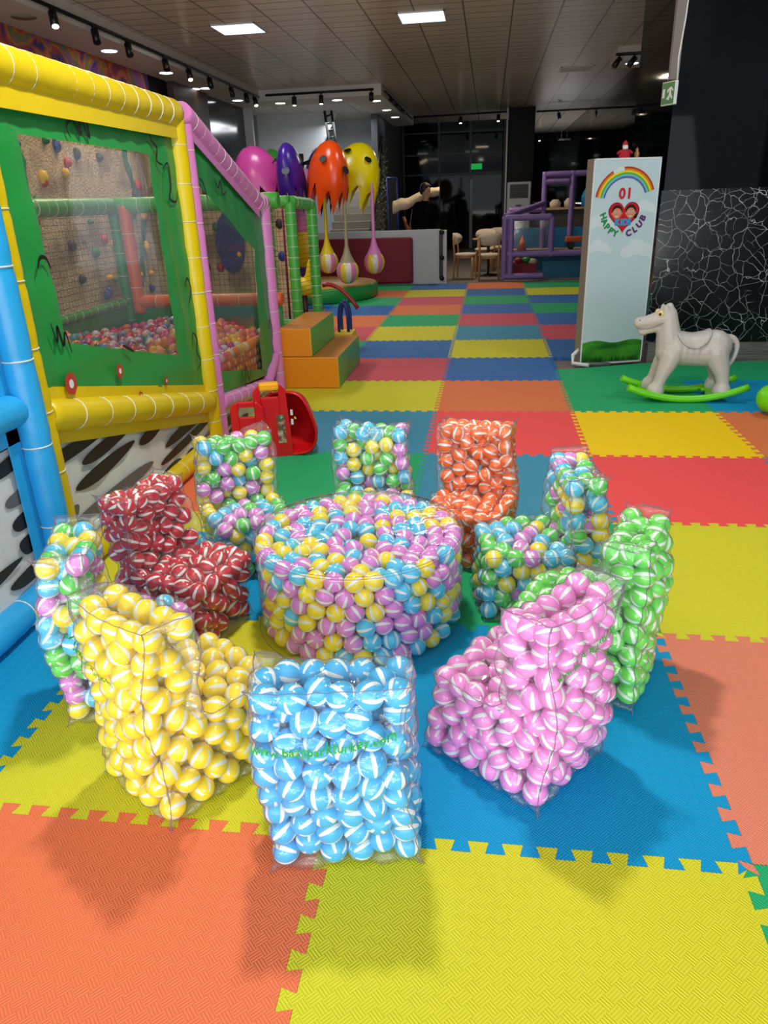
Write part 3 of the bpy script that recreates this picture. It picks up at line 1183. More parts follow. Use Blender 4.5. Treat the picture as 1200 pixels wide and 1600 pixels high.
W1 = [(1.50, 1.74), (2.64, 1.73), (2.66, 0.69), (1.56, 0.96)]
O1 = [(1.22, 1.90), (3.0, 1.90), (3.0, 0.42), (1.30, 0.78)]
mb = panel_with_hole('p', O1, W1, M_green)
for q in ([(1.52, 1.26), (1.50, 1.30), (1.46, 1.305), (1.43, 1.27)],
          [(1.86, 1.75), (1.84, 1.79), (1.90, 1.82), (1.95, 1.77), (1.96, 1.85), (2.02, 1.76), (2.02, 1.88), (2.08, 1.90)],
          [(2.35, 1.90), (2.38, 1.85), (2.42, 1.88), (2.44, 1.84), (2.48, 1.86), (2.50, 1.90)],
          [(2.68, 1.88), (2.66, 1.80), (2.72, 1.76), (2.70, 1.70), (2.77, 1.68)],
          [(2.76, 1.66), (2.84, 1.69), (2.84, 1.58), (2.80, 1.52), (2.88, 1.50), (2.92, 1.55)],
          [(2.84, 1.05), (2.90, 1.09), (2.93, 1.02), (2.87, 0.95)],
          [(2.84, 0.70), (2.87, 0.78), (2.92, 0.74), (2.90, 0.66), (2.94, 0.60), (2.86, 0.56)],
          [(1.44, 1.06), (1.46, 0.98), (1.48, 1.04), (1.50, 0.96), (1.53, 1.01), (1.55, 0.92)],
          [(2.0, 0.87), (2.05, 0.845), (2.10, 0.82)]):
    squiggle(mb, curve(q), 0.008)
for c, r_ in (((1.50, 0.80), 0.045), ((1.93, 0.76), 0.032), ((2.42, 0.60), 0.022), ((2.10, 0.60), 0.02)):
    for rr, mi, xx in ((r_, 2, 0.0165), (r_ * 0.4, 4, 0.018)):
        n = 14
        mb.add([(xx, c[0] - 1.4 + rr * math.cos(2 * PI * i / n), c[1] + rr * (1 + 0.12 * (i % 2)) * math.sin(2 * PI * i / n)) for i in range(n)], [tuple(range(n))], mi)
p1 = mb.obj('green_panel', [M_green, M_line, M_dots, M_leaf, M_white2], pit, recalc=False)
w1 = MB().prism([(p[0] - 1.4, p[1]) for p in [(1.52, 1.76), (1.53, 0.93), (2.70, 0.66), (2.68, 1.76)]], (-0.02, 0, 0), (0, 1, 0), (0, 0, 1), 0.002)
w1.obj('window_sheet', M_window, p1)

W2 = [(3.30, 1.60), (4.30, 1.16), (4.20, 0.28), (3.30, 0.46)]
O2 = [(3.22, 1.90), (4.58, 1.42), (4.58, 0.18), (3.22, 0.32)]
mb = panel_with_hole('p', O2, W2, M_green)
for q in ([(3.24, 1.10), (3.28, 1.13), (3.31, 1.07)], [(3.28, 1.63), (3.34, 1.60), (3.40, 1.50)], [(3.55, 1.64), (3.60, 1.58), (3.66, 1.62), (3.68, 1.54), (3.76, 1.56)],
          [(3.62, 0.22), (3.66, 0.38), (3.72, 0.26), (3.76, 0.40), (3.82, 0.28), (3.88, 0.36), (3.90, 0.24)],
          [(4.42, 0.55), (4.48, 0.62), (4.52, 0.52), (4.48, 0.42), (4.53, 0.34)]):
    squiggle(mb, curve(q), 0.008)
p2 = mb.obj('green_panel', [M_green, M_line], pit, recalc=False)
MB().prism([(p[0] - 1.4, p[1]) for p in [(3.27, 1.64), (3.27, 0.43), (4.25, 0.25), (4.34, 1.18)]], (-0.02, 0, 0), (0, 1, 0), (0, 0, 1), 0.002).obj('window_sheet', M_window, p2)

# zebra-print skirt
M_zeb = mat('white_banner', (206, 210, 212), rough=0.5, bump=(3, 0.4, 0.02))
M_z1 = mat('black_banner', (26, 22, 24), rough=0.5)
M_z2 = mat('grey_banner', (92, 92, 96), rough=0.5)


def zebra(parent, y0, y1, ztop, seed, org, x=-0.01, drop=0.0):
    rnd = random.Random(seed)
    mb = MB()
    K = 24
    f = lambda y: ztop[0] + (ztop[1] - ztop[0]) * (y - y0) / (y1 - y0)
    vs = []
    for i in range(K + 1):
        y = y0 + (y1 - y0) * i / K
        for j in range(7):
            vs.append((x + 0.006 * math.sin(y * 21 + j), y - org, f(y) * j / 6))
    mb.add(vs, [(i * 7 + j, (i + 1) * 7 + j, (i + 1) * 7 + j + 1, i * 7 + j + 1) for i in range(K) for j in range(6)], 0, True)
    spots = []
    tries = 0
    while tries < 4000 and len(spots) < 60:
        tries += 1
        y, z = rnd.uniform(y0, y1), rnd.uniform(0.0, f(y0))
        L, wd = rnd.uniform(0.14, 0.52) * (0.45 if tries > 1500 else 1), rnd.uniform(0.026, 0.042)
        an = math.radians(rnd.uniform(0, 7))
        ok = True
        for (a, b, l2, w2, an2) in spots:
            dy, dz = y - a, z - b
            u, v = dy * math.cos(an) + dz * math.sin(an), -dy * math.sin(an) + dz * math.cos(an)
            if abs(u) < L + l2 + 0.012 and abs(v) < wd + w2 + 0.012:
                ok = False
                break
        if ok:
            spots.append((y, z, L, wd, an))
            pts = []
            for i in range(22):
                t = 2 * PI * i / 22
                r_ = 1 + 0.10 * math.sin(2 * t + y * 9)
                u, v = L * math.cos(t) * r_, wd * math.sin(t) * (1 + 0.25 * math.cos(t + z * 7))
                yy, zz = y + u * math.cos(an) - v * math.sin(an), z + u * math.sin(an) + v * math.cos(an)
                yy = min(max(yy, y0), y1)
                pts.append((x + 0.009, yy - org, min(max(zz, 0.02), f(yy) - 0.004)))
            mb.add(pts, [tuple(range(22))], rnd.choice((1, 1, 2)))
    return mb.obj('zebra_banner', [M_zeb, M_z1, M_z2], parent, recalc=False)


zebra(pit, 1.28, 3.02, (0.69, 0.30), 3, 1.4)
zebra(pit, 3.2, 4.6, (0.24, 0.10), 5, 1.4)


# inner frame, nets
def net(name, p, u, v, nu, nv_, parent, step=None, r=0.0016, m_=None):
    """square mesh net in the parallelogram p + a*u + b*v"""
    p, u, v = Vector(p), Vector(u), Vector(v)
    mb = MB()
    n = u.cross(v).normalized()
    ud, vd = u.normalized(), v.normalized()
    for i in range(nu + 1):
        a = p + u * i / nu
        sag = 0.004 * math.sin(i * 2.1)
        mb.add([a - ud * r, a + ud * r, a + v + ud * (r + sag), a + v + ud * (sag - r)], [(0, 1, 2, 3)])
    for j in range(nv_ + 1):
        a = p + v * j / nv_
        mb.add([a - vd * r, a + vd * r, a + u + vd * r, a + u - vd * r], [(0, 1, 2, 3)])
    return mb.obj(name, m_ or M_net, parent, recalc=False)


inner = thing('inner_pit_frame', 'inner green and orange tubes with black netting at the back of the ball pit', 'play frame', (-2.8, 5.0, 0))
padded(inner, 'green_tube', (0, 0, 0), (0, 0, 1.5), 0.05, M_green, 0.2, 21)
padded(inner, 'orange_tube', (0.11, -0.02, 0.62), (0.11, -0.02, 1.5), 0.055, M_orange, 0.2, 22)
padded(inner, 'green_tube', (0, -3.6, 1.50), (0, 0, 1.50), 0.065, M_lgreen, 0.12, 23)
padded(inner, 'green_tube', (0, 0, 1.50), (1.45, 0, 1.50), 0.065, M_lgreen, 0.12, 24)
padded(inner, 'green_tube', (0, -3.6, 0.72), (0, 0, 0.72), 0.035, M_lgreen, 0.12, 25)
padded(inner, 'orange_tube', (0.1, -0.02, 0.72), (1.42, -0.02, 0.72), 0.055, M_orange, 0.2, 26)
net('net', (0.02, -3.6, 0.75), (0, 3.6, 0), (0, 0, 0.72), 80, 16, inner)
net('net', (0.0, 0.02, 0.75), (1.4, 0, 0), (0, 0, 0.72), 31, 16, inner)
MB().mm((-0.03, -3.6, 0), (0, 0, 0.7)).obj('pit_wall', M_green, inner)
MB().mm((0, 0, 0), (1.4, 0.03, 0.66)).obj('pit_wall', M_green, inner)
MB().mm((0.02, -3.55, 0.02), (1.36, -0.05, 0.44)).obj('pit_floor', M_maroon, inner)

# climbing wall
cw = thing('climbing_wall', 'textured beige climbing wall with coloured holds, seen through the pit window', 'climbing wall', (-3.75, 6.7, 0))
MB().mm((-0.1, -3.6, -0.03), (0.0, 3.0, 2.25)).obj('wall_board', mat_noise('rough_beige', [(0.40, (150, 128, 100)), (0.55, (206, 184, 148)), (0.7, (176, 150, 116))], scale=2.2, bump=0.02, bscale=45, rough=0.9), cw)
MB().mm((-0.1, 3.0, -0.03), (1.3, 3.1, 1.42)).obj('wall_board', MATS['rough_beige'], cw)
rnd = random.Random(4)
HC = [mat('hold_red', (186, 30, 40), rough=0.5), mat('hold_blue', (34, 56, 130), rough=0.5), mat('hold_yellow', (224, 176, 20), rough=0.5),
      mat('hold_green', (24, 110, 50), rough=0.5), mat('hold_black', (40, 36, 34), rough=0.6)]
for i in range(90):
    y, z = rnd.uniform(-3.3, 2.9), rnd.uniform(0.5, 2.15)
    r_ = rnd.uniform(0.03, 0.06)
    mb = MB().ball((0.01, y, z), (0.05, r_, r_ * rnd.uniform(0.8, 1.5)), nu=8, nv=6)
    mb.obj('climbing_hold', HC[i % 5], cw)
for i in range(8):
    x, z = 0.15 + (i % 4) * 0.32, 0.7 + (i // 4) * 0.45 + rnd.uniform(-0.15, 0.15)
    MB().ball((x, 2.99, z), (0.06, 0.04, 0.07), nu=8, nv=6).obj('climbing_hold', HC[(i * 2) % 5], cw)
mb = MB()
mb.lathe([(0.28, 0), (0.28, 0.03)], n=20)
o = MB().prism([(0.22 * math.cos(2 * PI * i / 20), 0.42 * math.sin(2 * PI * i / 20)) for i in range(20)], (0.35, 2.98, 0.98), (1, 0, 0), (0, 0, 1), 0.02)
o.obj('painted_arch', HC[1], cw)
# vines painted on the climbing wall
for yv in (-1.5, 0.8, 2.1):
    mb = MB()
    pts = [(yv + 0.12 * math.sin(z * 5 + yv), z) for z in np.linspace(0.7, 2.2, 16)]
    P3 = [Vector((0.012, p[0], p[1])) for p in pts]
    a = [p + Vector((0, 0.03 + 0.04 * abs(math.sin(i * 1.7)), 0)) for i, p in enumerate(P3)]
    b = [p - Vector((0, 0.03 + 0.04 * abs(math.sin(i * 2.3)), 0)) for i, p in enumerate(P3)]
    mb.add(a + b, [(i, i + 1, 17 + i, 16 + i) for i in range(15)])
    mb.obj('painted_vine', HC[3], cw, recalc=False)

# loose balls
PITC = dict(pink=(226, 74, 130), rose=(200, 30, 80), white=(224, 206, 204), orange=(240, 132, 30), purple=(112, 50, 120), teal=(60, 146, 140),
            red=(204, 30, 50), sky=(110, 160, 190), lemon=(230, 190, 70), peach=(240, 160, 120))
PITM = {}
base = MB().ball((0, 0, 0), 0.036, nu=14, nv=9)
for k, c in PITC.items():
    PITM[k] = base.mesh('pit_ball_' + k, mat('pit_' + k, c, rough=0.22))
rnd = random.Random(9)
cand = []
for j in range(50):
    for i in range(19):
        x = -2.74 + i * 0.07 + (j % 2) * 0.035
        y = 1.5 + j * 0.069
        if x > -1.46:
            continue
        z = 0.60 - 0.05 * max(0, (y - 2.6) / 2) + 0.035 * math.sin(x * 6 + y * 3.1) + rnd.uniform(-0.012, 0.012)
        z -= max(0, x + 1.8) * 0.35 if y > 3.1 else 0
        cand.append((x + rnd.uniform(-0.018, 0.018), y + rnd.uniform(-0.018, 0.018), z + rnd.uniform(-0.012, 0.012)))
for j in range(18):
    for k in range(6):
        y = 3.3 + j * 0.069 + (k % 2) * 0.034
        z = 0.16 + k * 0.062 + 0.03 * (4.3 - y)
        cand.append((-1.462 - 0.006 * rnd.random(), y, z))
cand.sort(key=lambda p: (Vector(p) - CAM).length)
cnt = 0
rest = MB()
rk = list(PITC)
for p in cand:
    if p[1] > 3.15 and p[0] > -1.95:
        c = rnd.choice(['orange', 'peach', 'orange', 'rose', 'white', 'lemon', 'pink', 'red', 'peach'])
    elif rnd.random() < 0.75:
        c = rnd.choice(['pink', 'white', 'rose', 'pink', 'orange', 'white', 'teal', 'purple', 'sky', 'red'])
    else:
        c = rnd.choice(rk)
    seen = p[0] > -2.75 and (p[1] > 2.2 or p[0] < -1.9)
    if seen and cnt < 300:
        cnt += 1
        b = bpy.data.objects.new('pit_ball', PITM[c])
        COL.objects.link(b)
        b.location = p
        nm = dict(rose='deep pink', sky='pale blue', lemon='yellow').get(c, c)
        tag(b, nm + ' plastic ball among the loose balls in the ball pit', 'ball', nm + ' loose balls in the ball pit')
    else:
        rest.ball(p, 0.036, mi=rk.index(c), nu=10, nv=6)
o = rest.obj('pit_balls', [MATS['pit_' + k] for k in rk], recalc=False)
tag(o, 'mass of mixed plastic balls filling the ball pit', 'balls', kind='stuff')

# ------------------------------------------------------------------ blue frame nearest the camera
bl = thing('play_frame', 'sky-blue padded play frame with a zebra banner, cut by the left picture edge', 'play frame', (-1.36, 1.13, 0))
padded(bl, 'corner_post', (0.03, 0.0, 0), (0.03, 0, 2.6), 0.057, M_blue, 0.32, 31)
padded(bl, 'middle_rail', (0, -1.3, 0.80), (0, -0.02, 0.80), 0.062, M_blue, 0.3, 32)
padded(bl, 'floor_rail', (0, -1.3, 0.065), (0, -0.02, 0.065), 0.06, M_blue, 0.28, 33)
MB().mm((-0.015, -1.3, 0.88), (-0.01, -0.1, 2.4)).obj('green_panel', mat('deep_green_vinyl', (14, 96, 70), rough=0.4), bl)
MB().mm((-0.005, -1.3, 0.68), (0.0, -0.05, 0.78)).obj('laced_flap', M_blue, bl)
MB().mm((-0.005, -0.12, 0.1), (0.0, -0.05, 2.4)).obj('laced_flap', M_blue, bl)
zebra(bl, -0.05, 1.2, (0.72, 0.72), 11, 1.25, x=-0.02)

# ------------------------------------------------------------------ soft steps, net box, hoop toy behind
st = thing('soft_steps', 'orange and green soft foam steps by the pink post', 'foam steps', (-1.12, 5.2, 0))
for nm, x0, x1, y0, y1, z0, z1 in (('lower_step', -0.24, 0.25, -0.48, 0.60, 0.0, 0.27), ('upper_step', -0.25, 0.03, -0.48, 0.50, 0.27, 0.51)):
    mb = MB().mm((x0, y0, z0), (x1, y1, z1))
    mb.mi = [0, 1, 0, 0, 0, 2]
    o = mb.obj(nm, [M_oran2, M_lgreen, mat('amber_vinyl_top', (176, 108, 16), rough=0.5)], st, bevel=0.012, recalc=False)

gb = thing('net_gate', 'green padded frame with black netting behind the steps', 'play frame', (-1.55, 5.9, 0))
for a, b in (((-0.17, 0, 0.0), (-0.17, 0, 1.49)), ((0.06, 0, 0.3), (0.06, 0, 1.49)), ((0.16, 0.45, 0.3), (0.16, 0.45, 1.46))):
    padded(gb, 'post', a, b, 0.052, M_lgreen, 0.10, 41)
for a, b in (((-0.19, 0, 1.49), (0.06, 0, 1.49)), ((0.06, 0, 1.49), (0.16, 0.45, 1.46)), ((-0.19, 0, 0.36), (0.06, 0, 0.36)), ((0.06, 0, 0.34), (0.16, 0.45, 0.34))):
    padded(gb, 'rail', a, b, 0.055, M_lgreen, 0.08, 42)
net('net', (-0.19, 0.0, 0.4), (0.25, 0, 0), (0, 0, 1.05), 6, 24, gb)
net('net', (0.06, 0.0, 0.4), (0.10, 0.45, 0), (0, 0, 1.05), 18, 24, gb, m_=mat('rust_net', (92, 34, 24), rough=0.8))
for x in (-0.12, -0.04):
    MB().path([(x, 0.35, 0.35), (x + 0.01, 0.35, 1.45)], 0.012, n=8).obj('rope', mat('magenta_rope', (130, 40, 80), rough=0.7), gb)
o = blob('spring_toy', [((-1.75, 7.0, 0.62), 0.10, (-1.6, 7.0, 0.60), 0.10), ((-1.6, 7.0, 0.6), 0.09, (-1.56, 7.0, 0.85), 0.07), ((-1.75, 7, 0.6), 0.07, (-1.8, 7, 0.8), 0.05)], 0.02, M_yel)
MB().path([(-1.68, 7, 0.0), (-1.68, 7, 0.56)], 0.03).obj('stem', M_black, o)
MB().mm((-1.95, 6.8, 0.0), (-1.42, 7.2, 0.22)).obj('base', M_orange, o)
tag(o, 'small yellow toy on an orange base, seen through the green net gate', 'toy')

hp = thing('hoop_toy', 'low toy with arched red, blue and yellow handles behind the foam steps', 'toy', (-1.1, 6.5, 0))
MB().path([(-0.32 + 0.30 * (1 - math.cos(a)) * 0.9, 0, 0.30 + 0.40 * math.sin(a + 0.6) * 0.95) for a in np.linspace(0.7, 2.2, 12)], 0.022).obj('red_arch', mat('dark_red_vinyl', (150, 22, 36), rough=0.4), hp)
for dy in (-0.08, 0.08):
    MB().path([(-0.04 + 0.05 * math.cos(a), dy, 0.30 + 0.20 * max(0, math.sin(a)) - (0.12 if math.sin(a) < 0.01 else 0)) for a in np.linspace(PI, 0, 14)], 0.016).obj('blue_hoop', mat('navy_vinyl', (24, 44, 120), rough=0.4), hp)
MB().mm((-0.14, -0.14, 0), (0.06, 0.14, 0.20)).obj('base', M_yel, hp, bevel=0.02)

# ------------------------------------------------------------------ octopus carousel
ca = thing('octopus_carousel', 'soft carousel with coloured octopus canopies and balls hanging from cords', 'carousel', (-2.62, 11.25, 0))
mb = MB().lathe([(0, 0.0), (1.12, 0.0), (1.15, 0.03), (1.15, 0.2), (1.12, 0.23), (0, 0.23)], n=48)
mb.mi = [1 if sum(mb.v[i][2] for i in f) / 4 > 0.22 else 0 for f in mb.f]
mb.obj('round_platform', [M_green, mat('ochre_vinyl', (190, 140, 30), rough=0.5)], ca, recalc=False)
for z0, z1, m_ in ((0.23, 0.50, M_dpurp), (0.50, 1.05, M_yel), (1.05, 1.80, M_pink)):
    MB().lathe([(0, z0), (0.17, z0), (0.18, z0 + 0.02), (0.18, z1 - 0.02), (0.17, z1), (0, z1)], n=24).obj('post_padding', m_, ca)
MB().lathe([(0.17, 1.80), (0.14, 1.84), (0.10, 1.98), (0, 2.0)], n=24).obj('post_cap', M_pink, ca)
MB().path([(0, 0, 1.8), (0, 0, 2.2)], 0.04).obj('hub', M_black, ca)


def canopy(ang, rad, z, m_, rx, rz_, tilt, seed, name='octopus_canopy'):
    rnd = random.Random(seed)
    nu, nv_ = 36, 9
    vs, fs = [], []
    for j in range(nv_ + 1):
        th = (PI / 2) * j / nv_
        for i in range(nu):
            a = 2 * PI * i / nu
            rr = 1 + 0.04 * math.sin(3 * a + seed)
            vs.append(Vector((rx * math.sin(th) * math.cos(a) * rr, rx * 0.72 * math.sin(th) * math.sin(a) * rr, rz_ * math.cos(th))))
    for i in range(nu):                   # ragged hem
        a = 2 * PI * i / nu
        dz = [0.06, -0.10, -0.34, -0.10][i % 4] * (0.8 + 0.5 * rnd.random())
        vs.append(Vector((rx * 0.97 * math.cos(a), rx * 0.70 * math.sin(a), dz)))
    for j in range(nv_ + 1):
        for i in range(nu):
            k = (i + 1) % nu
            fs.append((j * nu + i, (j + 1) * nu + i, (j + 1) * nu + k, j * nu + k))
    R = Matrix.Rotation(ang, 3, 'Z') @ Matrix.Rotation(tilt, 3, 'Y')
    c = Vector((rad * math.cos(ang), rad * math.sin(ang), z))
    o = MB().add([c + R @ v for v in vs], fs, 0, True).obj(name, m_, ca, recalc=False)
    for (a, th) in ((-1.1, 0.9), (0.2, 1.1), (-2.3, 0.8)):
        p = Vector((rx * math.sin(th) * math.cos(a), rx * 0.72 * math.sin(th) * math.sin(a), rz_ * math.cos(th))) * 1.012
        q = c + R @ p
        nrm = (R @ Vector((p.x, p.y * 1.6, p.z))).normalized()
        t1 = nrm.orthogonal().normalized()
        t2 = nrm.cross(t1)
        MB().add([q + (t1 * math.cos(2 * PI * i / 14) * 0.06 + t2 * math.sin(2 * PI * i / 14) * 0.06) + nrm * 0.022 for i in range(14)], [tuple(range(14))]).obj('eye', M_line, o, recalc=False)
    MB().path([(0, 0, 2.05), c + Vector((0, 0, rz_ * 0.7))], 0.02).obj('arm', M_black, o)
    return o, c


SP = []
for ang, m_, rx, seed in ((math.radians(205), mat('hot_pink_vinyl', (212, 72, 158), rough=0.25), 0.40, 1), (math.radians(265), mat('violet_vinyl', (62, 30, 140), rough=0.25), 0.30, 2),
                          (math.radians(312), mat('orange_red_vinyl', (232, 76, 10), rough=0.25), 0.40, 3), (math.radians(2), mat('lemon_vinyl', (226, 204, 0), rough=0.25), 0.40, 4),
                          (math.radians(80), mat('navy_blue_vinyl', (20, 50, 140), rough=0.25), 0.36, 5), (math.radians(140), M_lgreen, 0.34, 6)):
    rad = {1: 0.66, 2: 0.55, 3: 0.80, 4: 0.84}.get(seed, 0.7)
    SP.append(canopy(ang, rad, 1.72, m_, rx, 0.62, math.radians(16), seed)[1])
M_str = mat('clear_strap', (150, 140, 110), rough=0.4)
BC = [mat('hang_white', (214, 206, 200), rough=0.3), mat('hang_pink', (214, 120, 170), rough=0.3), mat('hang_yellow', (214, 196, 60), rough=0.3)]
for hx, hy, hz, hr, cm in ((0.44, -0.5, 0.60, 0.165, M_yel), (0.80, -0.75, 0.47, 0.175, M_str), (1.14, -0.15, 0.55, 0.17, M_pink)):
    mb = MB().ball((hx, hy, hz), (hr, hr, hr * 1.08), nu=24, nv=14)
    mb.mi = [(i % 24) // 2 % 3 for i in range(len(mb.f))]
    o = mb.obj('hanging_ball', BC, ca, recalc=False)
    MB().lathe([(hr * 0.75, hz + hr * 0.7), (0.06, hz + hr * 1.5), (0.028, hz + hr * 2.2), (0.024, 1.75)], c=(hx, hy, 0), n=12).obj('cord', cm, o)

# ------------------------------------------------------------------ half wall with red pad, person, easel cloth
hw = thing('half_wall', 'low white partition with a dark red pad leaning on it', 'partition', (-1.66, 13.25, 0))
MB().mm((-1.25, 0.0, -0.03), (1.12, 0.10, 0.95)).obj('wall_panel', M_white, hw)
MB().mm((1.12, -0.02, -0.03), (1.24, 0.14, 0.93)).obj('end_post', M_white, hw)
rp = MB().mm((-2.88, 13.14, 0.0), (-1.05, 13.24, 0.83)).obj('floor_pad', M_maroon, bevel=0.04)
tag(rp, 'long dark red pad standing against the low white partition', 'pad')
MB().box((1.14, -0.04, 0.5), (0.07, 0.05, 0.86)).obj('latch_rail', M_black, hw)
for z in (0.08, 0.45, 0.90):
    MB().ball((1.16, -0.08, z), 0.045, nu=10, nv=8).obj('latch', M_black, hw)

sk = mat('skin', (176, 132, 108), rough=0.5)
P0 = Vector((-0.93, 15.0, 0))
body_c = []


def bp(x, y, z):
    return Vector((x, y, z)) + Vector((-0.87, 14.1, -0.05))


caps = [(bp(0, 0, 0.95), 0.14, bp(0, 0, 1.25), 0.15), (bp(-0.15, 0, 1.40), 0.075, bp(0.15, 0, 1.40), 0.075), (bp(0, 0, 1.25), 0.13, bp(0, 0, 1.42), 0.10),
        (bp(0, 0, 1.42), 0.055, bp(0.01, -0.02, 1.56), 0.055), (bp(0.01, -0.02, 1.63), 0.085, bp(0.01, -0.02, 1.70), 0.09), (bp(0.04, -0.03, 1.60), 0.06, bp(0.04, -0.03, 1.58), 0.05),
        (bp(0.105, -0.045, 1.64), 0.014, bp(0.115, -0.05, 1.625), 0.016)]
for s in (-1, 1):
    caps += [(bp(0.18 * s, 0, 1.38), 0.062, bp(0.24 * s, 0.02, 1.10), 0.05), (bp(0.24 * s, 0.02, 1.10), 0.045, bp(0.22 * s, -0.14, 0.90), 0.034),
             (bp(0.22 * s, -0.15, 0.89), 0.034, bp(0.21 * s, -0.2, 0.86), 0.03),
             (bp(0.09 * s, 0, 0.95), 0.10, bp(0.11 * s, 0, 0.50), 0.065), (bp(0.11 * s, 0, 0.50), 0.062, bp(0.11 * s, 0.02, 0.08), 0.042),
             (bp(0.11 * s, 0.02, 0.045), 0.04, bp(0.115 * s, -0.16, 0.04), 0.035), (bp(0.0 + 0.01, -0.02 + 0.085 * s, 1.65), 0.018, bp(0.01, -0.02 + 0.088 * s, 1.62), 0.014)]
    for k in range(4):
        caps.append((bp((0.19 + k * 0.014) * s, -0.21, 0.85), 0.010, bp((0.19 + k * 0.014) * s, -0.265 + 0.004 * abs(k - 1), 0.815), 0.008))
    caps.append((bp(0.185 * s, -0.18, 0.87), 0.011, bp(0.165 * s, -0.22, 0.85), 0.009))
pr = blob('person', caps, 0.011, sk, smooth=3)
tag(pr, 'dark-haired person in a black sweater standing behind the low white partition, facing right', 'person')
blob('sweater', [(bp(0, 0, 0.93), 0.165, bp(0, 0, 1.25), 0.172), (bp(-0.15, 0, 1.395), 0.095, bp(0.15, 0, 1.395), 0.095), (bp(0, 0, 1.25), 0.16, bp(0, 0, 1.40), 0.12)]
     + [c for s in (-1, 1) for c in ((bp(0.18 * s, 0, 1.37), 0.085, bp(0.245 * s, 0.02, 1.10), 0.068), (bp(0.245 * s, 0.02, 1.10), 0.064, bp(0.222 * s, -0.12, 0.92), 0.05))],
     0.015, mat('black_knit', (6, 6, 7), rough=1.0, spec=0.1), pr)
blob('trousers', [c for s in (-1, 1) for c in ((bp(0.09 * s, 0, 0.93), 0.115, bp(0.11 * s, 0, 0.50), 0.082), (bp(0.11 * s, 0, 0.50), 0.08, bp(0.11 * s, 0.02, 0.12), 0.07))],
     0.015, mat('dark_cloth', (18, 18, 22), rough=0.9), pr)
blob('hair', [(bp(-0.02, -0.02, 1.71), 0.095, bp(-0.01, -0.02, 1.735), 0.098), (bp(-0.06, -0.02, 1.66), 0.06, bp(-0.05, -0.02, 1.70), 0.07), (bp(0.05, -0.02, 1.755), 0.05, bp(0.08, -0.02, 1.745), 0.035)],
     0.011, mat('black_hair', (10, 9, 9), rough=0.6), pr)
for s in (-1, 1):
    MB().ball(bp(0.088, -0.02 + 0.035 * s - 0.02, 1.665), 0.010, nu=8, nv=6).obj('eye', M_line, pr)

ez = thing('folding_stand', 'brown wooden folding stand beside the person behind the partition', 'stand', (-1.3, 14.75, 0))
for a, b in (((-0.2, 0.2, -0.03), (0.16, -0.05, 1.28)), ((0.3, 0.2, -0.03), (-0.08, 0.0, 1.15)), ((-0.2, 0.6, -0.03), (0.10, 0.25, 1.25))):
    v = Vector(b) - Vector(a)
    MB().path([a, b], 0.035, n=4).obj('leg', mat('brown_wood', (120, 56, 30), rough=0.5), ez)
MB().path([(0.12, -0.05, 1.27), (0.08, 0.3, 1.27)], 0.03, n=4).obj('crossbar', MATS['brown_wood'], ez)
cl = curve([(-1.62, 1.33), (-1.50, 1.38), (-1.25, 1.42), (-0.95, 1.58), (-0.66, 1.62)], 5)
vs, fs = [], []
for i, (x, z) in enumerate(cl):
    t = i / (len(cl) - 1)
    hgt = 0.13 - 0.05 * t
    for k in range(12):
        a = 2 * PI * k / 12
        vs.append((x, 14.95 + 0.14 * math.cos(a), z + hgt * math.sin(a) * (1 + 0.18 * math.sin(3 * a + i * 0.3) * 0.4) + 0.008 * math.sin(i * 1.3)))
n = len(cl)
fs = [(i * 12 + k, i * 12 + (k + 1) % 12, (i + 1) * 12 + (k + 1) % 12, (i + 1) * 12 + k) for i in range(n - 1) for k in range(12)]
fs += [tuple(range(12))[::-1], tuple((n - 1) * 12 + k for k in range(12))]
o = MB().add(vs, fs, 0, True).obj('draped_cloth', mat('cream_sheet', (214, 196, 164), rough=0.8, bump=(9, 0.8, 0.03)))
tag(o, 'bunched cream cloth lying over the wooden stand beside the person', 'cloth')

# blue framed mesh panel, stairs with railing and plants
bpn = thing('mesh_panel', 'blue-framed upright mesh panel beside the staircase', 'panel', (-1.87, 17.0, 0))
MB().path([(-0.12, 0, -0.03), (-0.12, 0, 1.96)], 0.022, n=6).obj('frame_side', mat('navy_paint', (30, 50, 130), rough=0.4), bpn)
MB().path([(0.11, 0, -0.03), (0.11, 0, 1.96)], 0.022, n=6).obj('frame_side', MATS['navy_paint'], bpn)
MB().path([(-0.12, 0, 1.95), (0.11, 0, 1.95)], 0.022, n=6).obj('frame_top', MATS['navy_paint'], bpn)
net('mesh', (-0.12, 0.0, 0.0), (0.23, 0, 0), (0, 0, 1.95), 6, 48, bpn, r=0.003, m_=mat('grey_mesh', (70, 76, 84), rough=0.6))

